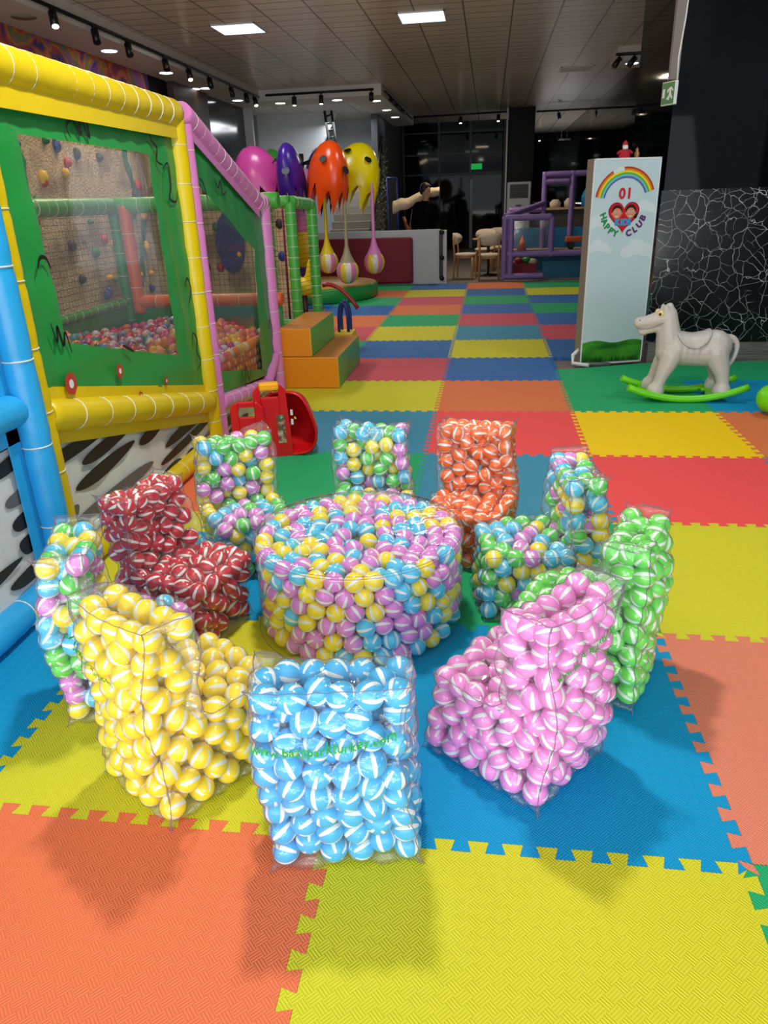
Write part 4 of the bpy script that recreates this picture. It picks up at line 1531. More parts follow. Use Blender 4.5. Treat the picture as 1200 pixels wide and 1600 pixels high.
sr = thing('staircase', 'pale stone staircase rising behind the carousel', 'stairs', (-3.0, 16.6, 0))
for i in range(11):
    MB().mm((-0.55, i * 0.28, -0.03), (0.44, i * 0.28 + 0.30, 0.17 * (i + 1))).obj('step', mat('pale_stone', (150, 142, 130), rough=0.6), sr)
rl = thing('stair_railing', 'black metal railing twined with leaves, right side of the staircase', 'railing', (-2.35, 16.6, 0))
MB().path([(0.05, 0, 1.0), (0.05, 2.0, 2.95)], 0.03, n=8).obj('handrail', M_black, rl)
for i in range(9):
    y = 0.1 + i * 0.23
    MB().path([(0.05, y, 0.1 + y * 0.6), (0.05, y, 1.0 + y * 0.97)], 0.012, n=6).obj('baluster', M_black, rl)
vn = MB()
rnd = random.Random(12)
for i in range(700):
    y = rnd.uniform(0, 2.0)
    z = rnd.uniform(0.1 + y * 0.6, 0.95 + y * 0.97)
    p = Vector((0.05 + rnd.uniform(-0.06, 0.06), y, z))
    R = Euler((rnd.uniform(0, 6), rnd.uniform(0, 6), rnd.uniform(0, 6))).to_matrix()
    s = rnd.uniform(0.03, 0.05)
    vn.add([p + R @ Vector(q) * s for q in ((-0.5, -1, 0), (0.5, 0, 0.1), (0, 1, 0), (-0.6, 0, 0.1))], [(0, 1, 2, 3)])
o = vn.obj('climbing_plant', mat('grey_leaf', (92, 98, 78), rough=0.7), recalc=False)
o.location = (-2.27, 16.6, 0)
tag(o, 'leafy climbing plant twined through the stair railing', 'plant', kind='stuff')
ur = thing('upper_stair_rail', 'black railing of the upper stair flight under the white soffit', 'railing', (-3.65, 18.6, 0))
MB().path([(-0.05, 0, 3.55), (0.10, 0, 2.2)], 0.035, n=6).obj('rail', M_black, ur)
MB().path([(0.12, 0, 3.55), (0.26, 0, 2.3)], 0.03, n=6).obj('rail', M_black, ur)
for i in range(8):
    z = 2.3 + i * 0.16
    MB().path([(0.10 - (z - 2.2) * 0.11, 0, z), (0.26 - (z - 2.2) * 0.11, 0, z + 0.05)], 0.02, n=5).obj('baluster', M_black, ur)
MB().path([(0.2, 0, 2.45), (0.42, 0, 2.25), (0.50, 0, 2.3)], 0.025, n=5).obj('rail_end', M_black, ur)

# ------------------------------------------------------------------ cafe chairs, air conditioner
def cafe_chair(label, x, y, rz):
    t = thing('cafe_chair', label, 'chair', (x, y, -0.03), rz, 'wooden cafe chairs behind the partition')
    mb = MB()
    mb.lathe([(0, 0.44), (0.19, 0.44), (0.215, 0.455), (0.21, 0.48), (0.17, 0.495), (0, 0.50)], n=20)
    mb.obj('seat', M_cream, t)
    MB().lathe([(0, 0.405), (0.2, 0.405), (0.2, 0.44), (0, 0.44)], n=20).obj('seat_frame', M_wood, t)
    for sx in (-1, 1):
        MB().path([(0.19 * sx, -0.19, 0.0), (0.165 * sx, -0.17, 0.42)], [0.014, 0.02], n=8).obj('leg', M_wood, t)
        MB().path([(0.19 * sx, 0.20, 0.0), (0.18 * sx, 0.18, 0.45), (0.19 * sx, 0.21, 0.80)], [0.014, 0.02, 0.015], n=8).obj('leg', M_wood, t)
    mb = MB()
    vs = []
    K = 14
    for s, off in ((0, 0.0), (1, 0.04)):
        for j in range(2):
            for i in range(K + 1):
                a = math.radians(-62 + 124 * i / K)
                hgt = 0.11 * math.sqrt(max(0.08, 1 - (abs(i - K / 2) / (K / 2)) ** 3))
                vs.append((0.25 * math.sin(a), 0.02 + (0.22 + off) * math.cos(a) * 0.9, 0.76 + (hgt if j else -hgt)))
    N = K + 1
    for i in range(K):
        fs_ = [(i, i + 1, N + i + 1, N + i), (2 * N + i, 3 * N + i, 3 * N + i + 1, 2 * N + i + 1), (N + i, N + i + 1, 3 * N + i + 1, 3 * N + i), (i, 2 * N + i, 2 * N + i + 1, i + 1)]
        mb.add([], [])
        for f_ in fs_:
            mb.f.append(f_)
            mb.mi.append(0)
            mb.sm.append(True)
    mb.v = vs
    mb.f += [(0, N, 3 * N, 2 * N), (K, 2 * N + K, 3 * N + K, N + K)]
    mb.mi += [0, 0]
    mb.sm += [False, False]
    mb.obj('backrest', M_cream, t)
    return t


cafe_chair('cream and light wood cafe chair seen from the side, next to the partition end', -0.09, 14.1, math.radians(80))
cafe_chair('cream and light wood cafe chair with its curved back to the camera', 0.38, 13.8, math.radians(180))
cafe_chair('cafe chair behind, left of the two far ones', 0.28, 15.6, math.radians(-10))
cafe_chair('cafe chair farthest back, beside the purple frame', 0.62, 16.2, math.radians(10))
ct = thing('cafe_table', 'small table hidden among the cafe chairs', 'table', (0.36, 14.75, -0.03))
MB().lathe([(0, 0.70), (0.32, 0.70), (0.33, 0.715), (0.32, 0.73), (0, 0.73)], n=24).obj('table_top', M_wood, ct)
MB().lathe([(0.2, 0), (0.2, 0.02), (0.03, 0.04), (0.03, 0.70)], n=16).obj('pedestal', M_black, ct)

ac = thing('air_conditioner', 'tall white floor-standing air conditioner by the dark pillar', 'air conditioner', (1.13, 20.2, -0.03))
MB().mm((-0.31, -0.18, 0), (0.31, 0.18, 1.85)).obj('body', M_white2, ac, bevel=0.02)
for i in range(7):
    MB().box((0, -0.19, 1.76 - i * 0.047), (0.46, 0.02, 0.018)).obj('louvre', mat('grey_plastic', (90, 92, 94), rough=0.5), ac)
MB().mm((-0.24, -0.186, 1.45), (0.24, -0.179, 1.79)).obj('vent_recess', M_black, ac)
MB().prism([(0.09 * math.cos(2 * PI * i / 16), 0.025 * math.sin(2 * PI * i / 16)) for i in range(16)], (0, -0.181, 1.27), (1, 0, 0), (0, 0, 1), 0.006).obj('badge', MATS['grey_plastic'], ac)

# ------------------------------------------------------------------ purple play pen with toys
pp = thing('purple_play_pen', 'purple padded play pen with clear windows right of the cafe chairs', 'play frame', (0.66, 13.45, 0))
for a, b in (((0, 0, 0), (0, 0, 1.12)), ((0.12, 0, 0), (0.12, 0, 1.12)), ((0.86, 0, 0.4), (0.86, 0, 1.1)), ((0.80, 1.6, 0.4), (0.80, 1.6, 1.9)), ((1.35, 1.6, 0.4), (1.35, 1.6, 1.9)), ((0.12, 1.6, 0), (0.12, 1.6, 1.2))):
    padded(pp, 'post', a, b, 0.055, M_purp, 0.25, 51, tiem=M_purp)
for a, b in (((0, 0, 1.10), (0.86, 0, 1.10)), ((0.05, 0, 0.46), (1.7, 0, 0.46)), ((0, 0, 0.06), (0.75, 0, 0.06)), ((0, 0, 1.12), (0.80, 1.6, 1.32)), ((0.80, 1.6, 1.85), (2.0, 1.6, 1.85)), ((0.80, 1.6, 1.72), (1.3, 1.6, 1.72)), ((0.1, 1.6, 1.2), (0.8, 1.6, 1.2))):
    padded(pp, 'rail', a, b, 0.055, M_purp, 0.25, 52, tiem=M_purp)
MB().mm((0.15, 0.0, 0.5), (0.82, 0.004, 1.06)).obj('window_sheet', M_window, pp)
bs = thing('toy_basin', 'blue low pool wall with toys inside the purple pen', 'toy pool', (1.6, 14.9, 0))
MB().mm((-0.75, 0.3, 0.0), (0.9, 0.36, 0.85)).obj('back_panel', mat('pool_blue', (16, 130, 190), rough=0.4), bs)
MB().mm((-0.2, -1.3, 0.0), (0.9, -1.24, 0.30)).obj('front_panel', mat('pool_teal', (12, 92, 126), rough=0.4), bs)
MB().mm((-0.75, -0.3, 0.40), (0.9, 0.3, 0.46)).obj('shelf', mat('sand', (170, 150, 120), rough=0.7), bs)
mb = MB().mm((1.88, 14.35, 0.60), (2.4, 14.6, 0.70))
cart = mb.obj('toy_cart', M_orange, bevel=0.02)
tag(cart, 'small orange toy wagon inside the purple pen, half behind the sign', 'toy wagon')
for x in (1.98, 2.30):
    for y in (14.34, 14.61):
        MB().path([(x, y - 0.015, 0.535), (x, y + 0.015, 0.535)], 0.07, n=16).obj('wheel', M_black, cart)
cn = MB().lathe([(0.0, 0.30), (0.10, 0.0), (0, 0)], c=(1.03, 14.5, 0.46), n=14).obj('toy_cone', M_orange)
tag(cn, 'small orange cone standing in the purple pen', 'toy')
mb = MB()
for i, (x, z, r_) in enumerate(((0.95, 0.30, 0.10), (1.10, 0.32, 0.09), (1.22, 0.28, 0.1), (0.88, 0.26, 0.08))):
    mb.ball((x, 13.9, z), (r_, 0.08, r_ * 0.7), mi=i % 3, nu=10, nv=7)
mb.mm((0.85, 13.8, 0.0), (1.3, 14.0, 0.26), mi=0)
o = mb.obj('toy_planter', [M_maroon, MATS['green_vinyl'], MATS['cream_fabric']])
tag(o, 'dark red box heaped with green and cream toys behind the purple pen rail', 'toy box')
bench = MB().mm((1.5, 15.6, 1.18), (2.96, 16.0, 1.22)).mm((1.55, 15.65, -0.03), (2.92, 15.95, 1.18), mi=1)
o = bench.obj('back_counter', [mat('light_wood', (190, 160, 120), rough=0.5), mat('grey_stone', (70, 70, 66), rough=0.7)])
tag(o, 'pale-topped counter behind the purple pen', 'counter')
for i, (x, c, h_) in enumerate(((1.75, 'cream_fabric', 0.16), (2.05, 'cream_fabric', 0.18), (2.4, 'pool_blue', 0.34), (2.6, 'hold_red', 0.22), (2.78, 'white_plastic', 0.25))):
    o = MB().lathe([(0, 1.22), (0.11, 1.22), (0.12, 1.22 + h_ * 0.6), (0.06, 1.22 + h_), (0, 1.22 + h_)], c=(x, 15.8, 0), n=12).obj('counter_jar', MATS[c])
    tag(o, ['small cream tub, first from the left on the back counter', 'cream tub, second from the left on the back counter', 'tall blue container on the back counter',
            'red and pink jar on the back counter', 'white jar at the right of the back counter'][i], 'container', 'containers on the back counter')

# ------------------------------------------------------------------ advertising light box
sg = thing('sign_board', 'tall pale blue club sign box with rainbow and heart emblem', 'sign', (1.52, 5.715, 0.0), math.radians(15.5))
SW, SH, SD = 0.60, 1.735, 0.14
SZ = 0.0
M_skyp = mat('sky_print', (186, 206, 212), rough=0.35)
M_cloud = mat('cloud_print', (204, 216, 220), rough=0.35)
MB().mm((-SW / 2, 0.0, SZ), (SW / 2, SD, SZ + SH)).obj('box', mat('sign_metal', (138, 132, 122), rough=0.4, metal=0.3), sg)
MB().mm((-SW / 2 + 0.008, -0.006, SZ + 0.015), (SW / 2 - 0.008, -0.0005, SZ + SH - 0.01)).obj('printed_face', M_skyp, sg)
fr_ = MB()
for a, b in (((-SW / 2, -0.009, SZ), (-SW / 2 + 0.012, 0, SZ + SH)), ((SW / 2 - 0.012, -0.009, SZ), (SW / 2, 0, SZ + SH)), ((-SW / 2, -0.009, SZ + SH - 0.014), (SW / 2, 0, SZ + SH)), ((-SW / 2, -0.009, SZ), (SW / 2, 0, SZ + 0.012))):
    fr_.mm(a, b)
fr_.obj('frame', M_white2, sg)


def flat(poly, y, m_, name, parent, th=0.0008):
    return MB().prism(poly, (0, y, 0), (1, 0, 0), (0, 0, 1), th).obj(name, m_, parent)


# clouds
for k, (cx, cz, sc) in enumerate(((-0.20, 1.22, 1.0), (0.19, 1.33, 0.9), (-0.20, 1.02, 0.9), (0.17, 0.98, 1.3), (-0.05, 1.62, 0.6))):
    mb = MB()
    for i, (dx, dz, r_) in enumerate(((-0.08, 0, 0.05), (-0.02, 0.03, 0.065), (0.05, 0.01, 0.055), (0.10, -0.02, 0.035))):
        pts = []
        for a in range(20):
            x = cx + (dx + r_ * math.cos(2 * PI * a / 20)) * sc
            z = cz + (dz + r_ * 0.8 * math.sin(2 * PI * a / 20)) * sc
            pts.append((min(max(x, -SW / 2 + 0.012), SW / 2 - 0.012), z))
        mb.prism(pts, (0, -0.0068 - 0.0003 * i, 0), (1, 0, 0), (0, 0, 1), 0.0003)
    mb.obj('printed_cloud', M_cloud, sg)
# rainbow
RC = [(176, 52, 30), (214, 132, 24), (226, 204, 40), (84, 168, 62), (104, 184, 186), (84, 92, 168)]
rb = MB()
cx, cz = 0.0, 1.395
for i, c in enumerate(RC):
    ro, ri = 0.272 - i * 0.0145, 0.272 - (i + 1) * 0.0145
    pts = []
    A0, A1 = math.radians(171), math.radians(19)
    arcs = [(A0, A1)] if i > 1 else [(A0, math.radians(118)), (math.radians(96), A1)]
    for a0, a1 in arcs:
        n = 26
        ring = [(cx + ro * math.cos(a0 + (a1 - a0) * k / n), cz + ro * math.sin(a0 + (a1 - a0) * k / n)) for k in range(n + 1)]
        ring += [(cx + ri * math.cos(a1 + (a0 - a1) * k / n), cz + ri * math.sin(a1 + (a0 - a1) * k / n)) for k in range(n + 1)]
        rb.prism(ring, (0, -0.0085, 0), (1, 0, 0), (0, 0, 1), 0.0005, mi=i)
rb.obj('printed_rainbow', [mat('rainbow_%d' % i, c, rough=0.35) for i, c in enumerate(RC)], sg)
# heart with two faces
hz = 1.285
M_hr = mat('print_red', (192, 24, 42), rough=0.35)
M_hr2 = mat('print_dark_red', (130, 12, 34), rough=0.35)
M_sk = mat('print_skin', (206, 132, 96), rough=0.35)
M_hair = mat('print_hair', (44, 22, 18), rough=0.35)
heart = lambda s: [(s * 0.0083 * 16 * math.sin(t) ** 3, hz + s * 0.0083 * (13 * math.cos(t) - 5 * math.cos(2 * t) - 2 * math.cos(3 * t) - math.cos(4 * t))) for t in [2 * PI * i / 48 for i in range(48)]]
em = MB()
em.prism(heart(1.06), (0, -0.0090, 0), (1, 0, 0), (0, 0, 1), 0.0004, mi=1)
em.prism(heart(1.0), (0, -0.0094, 0), (1, 0, 0), (0, 0, 1), 0.0004, mi=0)


def disc(mb, x, z, rx, rz_, y, mi, n=18, a0=0.0, a1=2 * PI):
    mb.prism([(x + rx * math.cos(a0 + (a1 - a0) * i / n), z + rz_ * math.sin(a0 + (a1 - a0) * i / n)) for i in range(n)], (0, y, 0), (1, 0, 0), (0, 0, 1), 0.0003, mi=mi)


for s in (-1, 1):
    fx = 0.062 * s
    disc(em, fx, hz + 0.034, 0.048, 0.050, -0.0098, 3)
    if s > 0:
        disc(em, fx + 0.045, hz - 0.005, 0.02, 0.026, -0.0099, 3)
    disc(em, fx, hz + 0.016, 0.041, 0.043, -0.0102, 2)
    for e in (-1, 1):
        disc(em, fx + 0.016 * e, hz + 0.024, 0.0085, 0.010, -0.0106, 4, 10)
        disc(em, fx + 0.016 * e, hz + 0.023, 0.0045, 0.006, -0.0109, 3, 8)
        disc(em, fx + 0.042 * e, hz + 0.014, 0.008, 0.010, -0.0100, 2, 8)
    disc(em, fx, hz - 0.004, 0.016, 0.010, -0.0106, 4, 10, PI, 2 * PI)
em.obj('heart_emblem', [M_hr, M_hr2, M_sk, M_hair, M_white2], sg)


def letters(txt, size, place, m_, name, bold=0.0, y=-0.011):
    mb = MB()
    for i, ch in enumerate(txt):
        if ch == ' ':
            continue
        vs, fs = text_mesh(ch, size)
        (x, z, a) = place(i)
        R = Matrix.Rotation(a, 2)
        h = size * 0.35
        out = []
        for v in vs:
            q = R @ Vector((v.x, v.y - h))
            out.append((x + q.x, y, z + q.y))
        for k in range(9 if bold else 1):          # several offset strokes make the letters heavy
            dx, dz = bold * 0.75 * math.cos(PI * k / 4) * (k < 8), bold * 0.75 * math.sin(PI * k / 4) * (k < 8)
            mb.add([(p[0] + dx, p[1] - 0.00004 * k, p[2] + dz) for p in out], fs)
    return mb.obj(name, m_, sg, recalc=False)


M_pgr, M_ppu, M_pbl = mat('print_green', (30, 136, 66), rough=0.35), mat('print_purple', (104, 36, 110), rough=0.35), mat('print_blue', (40, 150, 206), rough=0.35)
letters('01', 0.115, lambda i: (-0.030 + 0.064 * i, hz + 0.175, 0), M_hr, 'printed_number', 0.006)
RL = 0.185


def arc(a0, a1, n):
    def f(i):
        a = math.radians(a0 + (a1 - a0) * i / (n - 1))
        return (RL * math.cos(a), hz + 0.03 + RL * math.sin(a), (a + PI / 2 if a < 1.5 * PI else a - 1.5 * PI) * 0.85 if a > 1.5 * PI else (a - 1.5 * PI) * 0.85)
    return f


letters('HAPPY', 0.072, arc(190, 250, 5), M_pgr, 'printed_word', 0.005)
letters('CLUB', 0.072, arc(289, 342, 4), M_ppu, 'printed_word', 0.005)
letters('KIDS', 0.068, lambda i: (-0.055 + 0.037 * i, hz - 0.055, 0), M_pbl, 'printed_word', 0.006, y=-0.0125)
# grass strip
gp = [(-SW / 2 + 0.012, 0.016), (SW / 2 - 0.012, 0.016)]
gp += [(SW / 2 - 0.012 - (SW - 0.024) * i / 20, 0.20 + 0.012 * math.sin(i * 0.5) + 0.004 * i / 20) for i in range(21)]
flat(gp, -0.0068, mat_noise('grass_print', [(0.35, (24, 84, 16)), (0.6, (70, 150, 40))], scale=3, stretch=(1, 1, 3), rough=0.35), 'printed_grass', sg)
gb2 = MB()
rnd = random.Random(3)
for i in range(70):
    x = rnd.uniform(-SW / 2 + 0.03, SW / 2 - 0.03)
    h_ = rnd.uniform(0.03, 0.075)
    gb2.add([(x - 0.004, -0.0085, 0.018), (x + 0.004, -0.0085, 0.018), (x + rnd.uniform(-0.01, 0.01), -0.0085, 0.018 + h_)], [(0, 1, 2)])
gb2.obj('printed_grass_blades', mat('grass_dark', (20, 66, 14), rough=0.35), sg, recalc=False)
MB().path([(-0.25, -0.10, 0.012), (-0.36, 0.02, 0.015), (-0.36, 0.02, 0.09), (-0.28, 0.06, 0.14)], 0.018).obj('foot_pipe', M_white2, sg)
MB().path([(-0.27, -0.03, 0.012), (-0.05, -0.10, 0.01)], 0.018).obj('foot_pipe', MATS['grey_plastic'], sg)

# figurines on top of the sign
sa = thing('santa_figurine', 'small red and white bearded figurine on top of the sign', 'figurine', (1.50, 5.79, SH + SZ), 0)
M_sred = mat('felt_red', (170, 20, 36), rough=0.8)
MB().lathe([(0.045, 0), (0.048, 0.02), (0.035, 0.06), (0.018, 0.075), (0, 0.078)], n=16).obj('body', M_sred, sa)
MB().ball((0, 0, 0.092), 0.024, nu=12, nv=8).obj('head', M_sk, sa)
MB().ball((0, -0.012, 0.082), (0.024, 0.016, 0.022), nu=12, nv=8).obj('beard', M_white2, sa)
MB().lathe([(0.026, 0.104), (0.014, 0.125), (0.0, 0.14)], n=12).obj('hat', M_sred, sa)
for s in (-1, 1):
    MB().path([(0.03 * s, 0, 0.06), (0.062 * s, -0.01, 0.035)], 0.011, n=8).obj('arm', M_sred, sa)
dl = MB().lathe([(0.02, 0), (0.022, 0.04), (0.01, 0.05), (0.014, 0.065), (0, 0.085)], c=(1.605, 5.81, SH), n=12).obj('gold_ornament', mat('dull_gold', (150, 116, 70), rough=0.4, metal=0.5))
tag(dl, 'small gold ornament next to the red figurine on the sign', 'ornament')

# ------------------------------------------------------------------ rocking horse
M_horse = mat('horse_plastic', (186, 182, 178), rough=0.4)
M_lime = mat('lime_plastic', (104, 206, 14), rough=0.3)
rh = thing('rocking_horse', 'pale grey plastic rocking horse on lime green rockers', 'rocking horse', (1.86, 4.42, 0.0))
hb = []
A = lambda x, y, z: (x - 1.86, y, z)
hb += [(A(1.78, 0, 0.375), 0.125, A(2.00, 0, 0.355), 0.115), (A(1.99, 0, 0.37), 0.12, A(2.05, 0, 0.385), 0.128)]         # trunk, rump
hb += [(A(1.74, 0, 0.36), 0.11, A(1.72, 0, 0.44), 0.09), (A(1.72, 0, 0.44), 0.095, A(1.695, 0, 0.62), 0.068)]              # chest, neck
hb += [(A(1.685, 0, 0.63), 0.066, A(1.665, 0, 0.60), 0.068), (A(1.65, 0, 0.60), 0.060, A(1.53, 0, 0.568), 0.044), (A(1.53, 0, 0.573), 0.046, A(1.495, 0, 0.568), 0.043),
       (A(1.66, 0, 0.548), 0.044, A(1.53, 0, 0.512), 0.032), (A(1.535, 0, 0.508), 0.034, A(1.520, 0, 0.506), 0.032)]
for s in (-1, 1):
    hb += [(A(1.672, 0.035 * s, 0.665), 0.026, A(1.660, 0.045 * s, 0.685), 0.014),
           (A(1.735, 0.07 * s, 0.33), 0.080, A(1.68, 0.095 * s, 0.20), 0.052), (A(1.68, 0.095 * s, 0.20), 0.050, A(1.655, 0.10 * s, 0.12), 0.046),
           (A(1.645, 0.10 * s, 0.10), 0.052, A(1.64, 0.10 * s, 0.078), 0.068),
           (A(2.05, 0.06 * s, 0.35), 0.095, A(2.10, 0.09 * s, 0.22), 0.060), (A(2.10, 0.09 * s, 0.22), 0.056, A(2.12, 0.10 * s, 0.13), 0.046), (A(2.115, 0.10 * s, 0.10), 0.052, A(2.115, 0.10 * s, 0.078), 0.070)]
tl = curve([(2.13, 0.46), (2.18, 0.45), (2.215, 0.39), (2.20, 0.30), (2.165, 0.23), (2.16, 0.18)], 4)
for i in range(len(tl) - 1):
    hb.append((A(tl[i][0], 0, tl[i][1]), 0.021 - 0.0002 * i, A(tl[i + 1][0], 0, tl[i + 1][1]), 0.021 - 0.0002 * i))
for i in range(8):                                                                    # mane ridge
    t = i / 7
    hb.append((A(1.70 + 0.055 * t, 0, 0.685 - 0.22 * t), 0.028, A(1.71 + 0.055 * t, 0, 0.66 - 0.22 * t), 0.028))
hbo = blob('body', hb, 0.0085, M_horse, rh, smooth=7, z0=0.045)
for s in (-1, 1):
    e = MB().ball(A(1.632, 0.052 * s, 0.636), (0.022, 0.014, 0.025), nu=14, nv=10).obj('eye', mat('cream_eye', (232, 206, 130), rough=0.3), hbo)
    MB().ball(A(1.624, 0.064 * s, 0.636), (0.010, 0.006, 0.011), nu=10, nv=8).obj('pupil', M_line, e)
    MB().path([A(*q) for q in [(p[0], 0, p[1]) for p in []]] or [A(1.49, 0.026 * s, 0.528), A(1.55, 0.034 * s, 0.528), A(1.60, 0.045 * s, 0.545), A(1.655, 0.058 * s, 0.572)], 0.0045, n=6).obj('mouth_line', mat('horse_groove', (150, 144, 140), rough=0.5), hbo)
    MB().ball(A(1.492, 0.030 * s, 0.590), 0.008, nu=8, nv=6).obj('nostril', MATS['horse_groove'], hbo)
# saddle: a pad over the back with raised rim
vs, fs = [], []
K, L_ = 16, 20
for i in range(K + 1):
    for j in range(L_ + 1):
        a = math.radians(-78 + 156 * j / L_)
        wx = 0.5 * 0.24 * math.sqrt(max(0.06, 1 - (abs(j / L_ - 0.5) * 2) ** 2.6))
        x = 1.885 + (i / K - 0.5) * 2 * wx - 0.015 * abs(j / L_ - 0.5)
        r_ = 0.137 - 0.010 * math.sin(i / K * PI)
        vs.append(A(x, r_ * math.sin(a) * 0.98, 0.378 + r_ * math.cos(a) * (0.9 + 0.18 * abs(i / K - 0.5))))
for i in range(K):
    for j in range(L_):
        q = i * (L_ + 1) + j
        fs.append((q, q + 1, q + L_ + 2, q + L_ + 1))
so = MB().add(vs, fs, 0, True)
sad = so.obj('saddle', M_horse, rh)
so_m = sad.modifiers.new('t', 'SOLIDIFY')
so_m.thickness = 0.01
rim = [vs[j] for j in range(L_ + 1)] + [vs[i * (L_ + 1) + L_] for i in range(1, K + 1)] + [vs[K * (L_ + 1) + j] for j in range(L_ - 1, -1, -1)] + [vs[i * (L_ + 1)] for i in range(K - 1, 0, -1)]
MB().path(rim, 0.007, n=6, closed=True).obj('saddle_rim', M_horse, sad)
for s in (-1, 1):
    pts = [(-0.43 + 0.86 * i / 20, 0.155 * s, 0.027 + 0.36 * (abs(i / 20 - 0.5)) ** 2.0) for i in range(21)]
    MB().path(pts, 0.027, n=10).obj('rocker', M_lime, rh)
for x in (-0.24, 0.22):
    MB().box((x, 0, 0.048), (0.09, 0.30, 0.02), R=Matrix.Rotation(0, 3, 'Z')).obj('cross_bar', M_lime, rh, bevel=0.008)
    for s in (-1, 1):
        MB().box((x + 0.0, 0.10 * s, 0.048), (0.13, 0.12, 0.026)).obj('foot_plate', M_lime, rh, bevel=0.01)

# another rocker, cut by the right picture edge
gt = thing('green_rocker', 'lime green rounded plastic rocker toy cut off by the right edge', 'rocker toy', (2.43, 3.92, 0))
blob('body', [((-0.10, 0, 0.12), 0.10, (0.45, 0, 0.10), 0.11), ((-0.08, 0, 0.12), 0.09, (0.0, 0, 0.22), 0.06), ((0.0, 0, 0.22), 0.06, (0.3, 0, 0.30), 0.08)], 0.012, M_lime, gt, z0=0.0)
MB().path([(0.15, -0.11, 0.28), (0.15, 0.11, 0.28)], 0.018).obj('handle', M_yel, gt)

# ------------------------------------------------------------------ red plastic rocker seat lying on its side
rd = thing('rocker_seat', 'glossy red plastic rocker toy with yellow handle, tipped up behind a ball chair', 'rocker toy', (-0.92, 2.95, 0), 0)
# shell: bowl seen from its open side
vs, fs = [], []
ring = curve([(-0.02, 0.40), (0.10, 0.405), (0.175, 0.36), (0.23, 0.22), (0.245, 0.12), (0.20, 0.03), (0.08, 0.005), (-0.06, 0.03), (-0.10, 0.12), (-0.09, 0.30), (-0.06, 0.38)], 4)
ring = ring[:-1]
n = len(ring)
cxr = sum(p[0] for p in ring) / n
czr = sum(p[1] for p in ring) / n
for k, (sc, dy) in enumerate(((1.04, 0.0), (1.0, -0.012), (0.94, 0.0), (0.90, 0.07), (0.80, 0.12), (0.5, 0.15), (0.05, 0.155))):
    for p in ring:
        vs.append((cxr + (p[0] - cxr) * sc, dy, czr + (p[1] - czr) * sc))
for k in range(6):
    for i in range(n):
        fs.append((k * n + i, k * n + (i + 1) % n, (k + 1) * n + (i + 1) % n, (k + 1) * n + i))
o = MB().add(vs, fs, 0, True).obj('shell', M_red, rd)
sm_ = o.modifiers.new('t', 'SOLIDIFY')
sm_.thickness = 0.012
# side boards with grip holes


def board(name, cx, w_, z0, z1, hole, y, rz, parent):
    out = curve([(-w_ / 2, z0), (-w_ / 2, z1 - 0.03), (-w_ / 2 + 0.035, z1), (w_ / 2 - 0.035, z1), (w_ / 2, z1 - 0.03), (w_ / 2 + 0.02, z0)], 5)
    hx, hz0, hz1 = hole
    inn = [(-hx, hz0), (-hx, hz1), (hx, hz1), (hx, hz0)]
    mb = MB()
    # build as strips: left, right, top, bottom around the hole
    mb.prism([(-w_ / 2, z0), (-hx, z0), (-hx, z1 - 0.005), (-w_ / 2 + 0.03, z1 - 0.005), (-w_ / 2, z1 - 0.04)], (0, 0, 0), (1, 0, 0), (0, 0, 1), 0.03)
    mb.prism([(hx, z0), (w_ / 2 + 0.02, z0), (w_ / 2, z1 - 0.04), (w_ / 2 - 0.03, z1 - 0.005), (hx, z1 - 0.005)], (0, 0, 0), (1, 0, 0), (0, 0, 1), 0.03)
    mb.prism([(-hx, hz1), (hx, hz1), (hx, z1), (-hx, z1)], (0, 0, 0), (1, 0, 0), (0, 0, 1), 0.03)
    mb.prism([(-hx, z0), (hx, z0), (hx, hz0), (-hx, hz0)], (0, 0, 0), (1, 0, 0), (0, 0, 1), 0.03)
    o = mb.obj(name, M_red, parent, bevel=0.006)
    o.location = (cx, y, 0)
    o.rotation_euler = (0, 0, rz)
    return o


b1 = board('side_board', -0.03, 0.20, 0.0, 0.46, (0.055, 0.385, 0.43), -0.02, 0.35, rd)
MB().mm((-0.06, -0.045, 0.425), (0.06, 0.012, 0.475)).obj('yellow_grip', mat('amber_plastic', (250, 170, 10), rough=0.3), b1, bevel=0.012)
b2 = board('side_board', -0.155, 0.20, 0.0, 0.375, (0.05, 0.28, 0.34), -0.10, 0.25, rd)
stk = MB().mm((-0.018, -0.034, 0.06), (0.03, -0.031, 0.24)).obj('sticker', mat_noise('sticker_print', [(0.4, (190, 180, 150)), (0.5, (120, 60, 60)), (0.6, (60, 100, 60)), (0.7, (210, 200, 190))], scale=22, rough=0.4), b1)
stk.location = (0.05, 0, 0.03)
for z in (0.20, 0.26):
    MB().mm((0.09, -0.002, z), (0.105, 0.004, z + 0.035)).obj('white_label', M_white2, rd)

# ------------------------------------------------------------------ lights on the ceiling
def downlight(x, y, z, label):
    t = thing('downlight', label, 'ceiling light', (x, y, z), 0, 'round recessed downlights')
    MB().lathe([(0.10, 0.0), (0.125, -0.004), (0.125, 0.0)], n=24).obj('trim_ring', M_white2, t)
    MB().lathe([(0, -0.003), (0.10, -0.003), (0.10, 0.0)], n=24).obj('lens', M_lamp, t)


